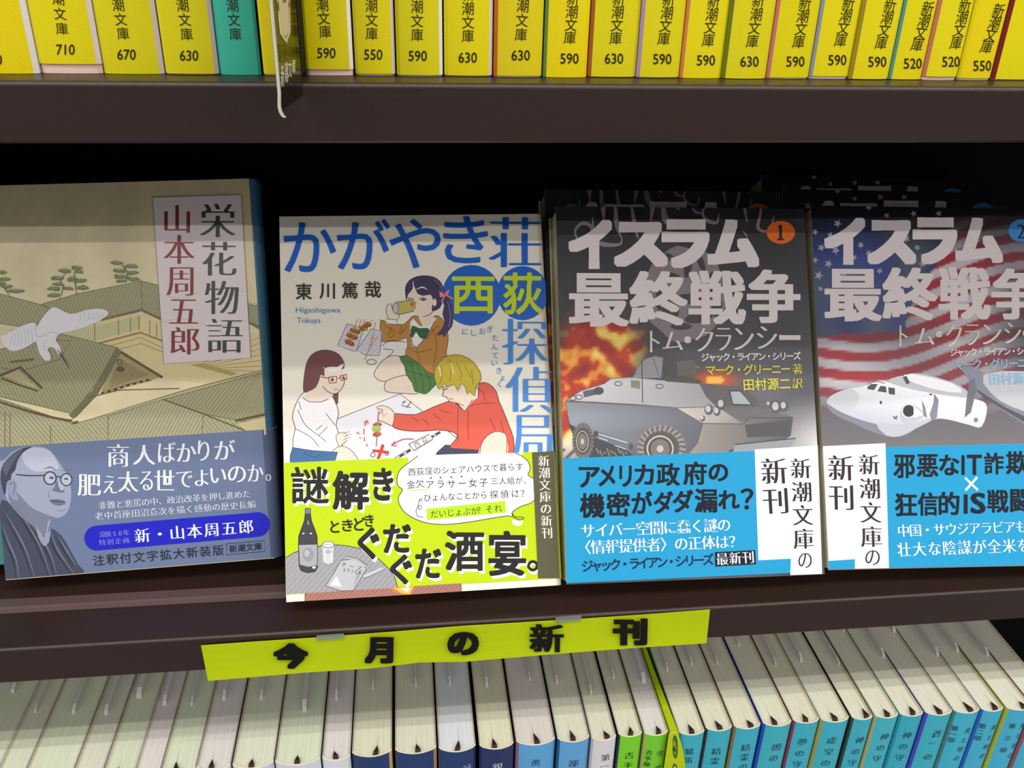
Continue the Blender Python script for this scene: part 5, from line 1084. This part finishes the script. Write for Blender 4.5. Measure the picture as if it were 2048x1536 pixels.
cv.run('マーク・グリーニー', (942, 1003), (1345, 993), 60, 'b', (146, 192, 226)); cv.run('田村源二', (1142, 1084), (1340, 1078), 66, 'b', (146, 192, 226))
cv.emit('credit_lettering', t4)
vt = (fr4.px(1641, 897)[1], fr4.px(2048, 887)[1]); k_ = (vt[1]-vt[0])/(fr4.px(2048, 887)[0]-fr4.px(1641, 897)[0])
bn = band(t4, fr4, sh, CYB, (.4, .4), (vt[0], vt[0]+k_*105), CYB)
cb = Canvas(fr4, -.34, G4, clip=(0.02, 105.1, .4, 60))
cb.poly([(60, 60), (722, 30), (758, 1260), (432, 1270), (430, 1140), (60, 1160)], (242, 242, 250))
cb.emit('band_white_panel', bn, MATTE, 'white panel of the blue band')
for ch, b in zip('邪悪なIT詐欺', ((798, 140, 1005, 365), (1022, 135, 1228, 355), (1235, 140, 1430, 340), (1448, 145, 1480, 335), (1500, 140, 1645, 335), (1665, 120, 1855, 330), (1875, 105, 2090, 330))): cb.fit(ch, *b, 'b' if ch == '？' else 'hk', NV)
for ch, b in zip('狂信的IS戦闘員', ((812, 510, 1025, 730), (1030, 500, 1225, 725), (1230, 495, 1430, 718), (1470, 520, 1508, 705), (1535, 505, 1680, 705), (1695, 475, 1900, 695), (1915, 470, 2110, 690), (2130, 460, 2330, 690))): cb.fit(ch, *b, 'b' if ch == '？' else 'hk', NV)
cb.line([(1482, 362), (1605, 480)], 22, (240, 244, 250)); cb.line([(1598, 356), (1486, 482)], 22, (240, 244, 250))
cb.run('中国・サウジアラビアも', (893, 868), (2020, 828), 125, 'mb', (238, 244, 250)); cb.run('壮大な陰謀が全米を', (900, 1048), (2045, 1008), 142, 'mb', (238, 244, 250))
cb.emit('band_lettering', bn, MATTE)
cb.run('新刊', (295, 268), (302, 548), 258, 'mb', BRN, 'v'); cb.run('新潮文庫', (565, 235), (588, 925), 208, 'mb', BRN, 'v'); cb.fit('の', 528, 1055, 668, 1195, 'm', BRN)
cb.emit('band_side_lettering', bn, MATTE)

# copies standing behind
def copy_tree(o, parent=None):
    c = o.copy(); C.objects.link(c)
    if parent: c.parent = parent
    for ch in list(o.children): copy_tree(ch, c)
    return c
def rear(src, dx, dy, dz, rx, label):
    c = copy_tree(src); c.location = src.location+Vector((dx*S, dy*S, dz*S)); c.rotation_euler = (rx, 0, 0); c['label'] = label
    return c
rear(t3, -1.2, 24.6, 0.0, .006, 'dark thriller paperback half hidden right behind the armoured car one, only its top strip showing')
rear(t4, -3.2, 24.6, 0.0, .006, 'second copy of the plane thriller, dark top strip with star pattern above the front copy')
rear(t4, -4.2, 48.6, 0.0, .010, 'rearmost copy of the plane thriller, just a sliver above the second copy')
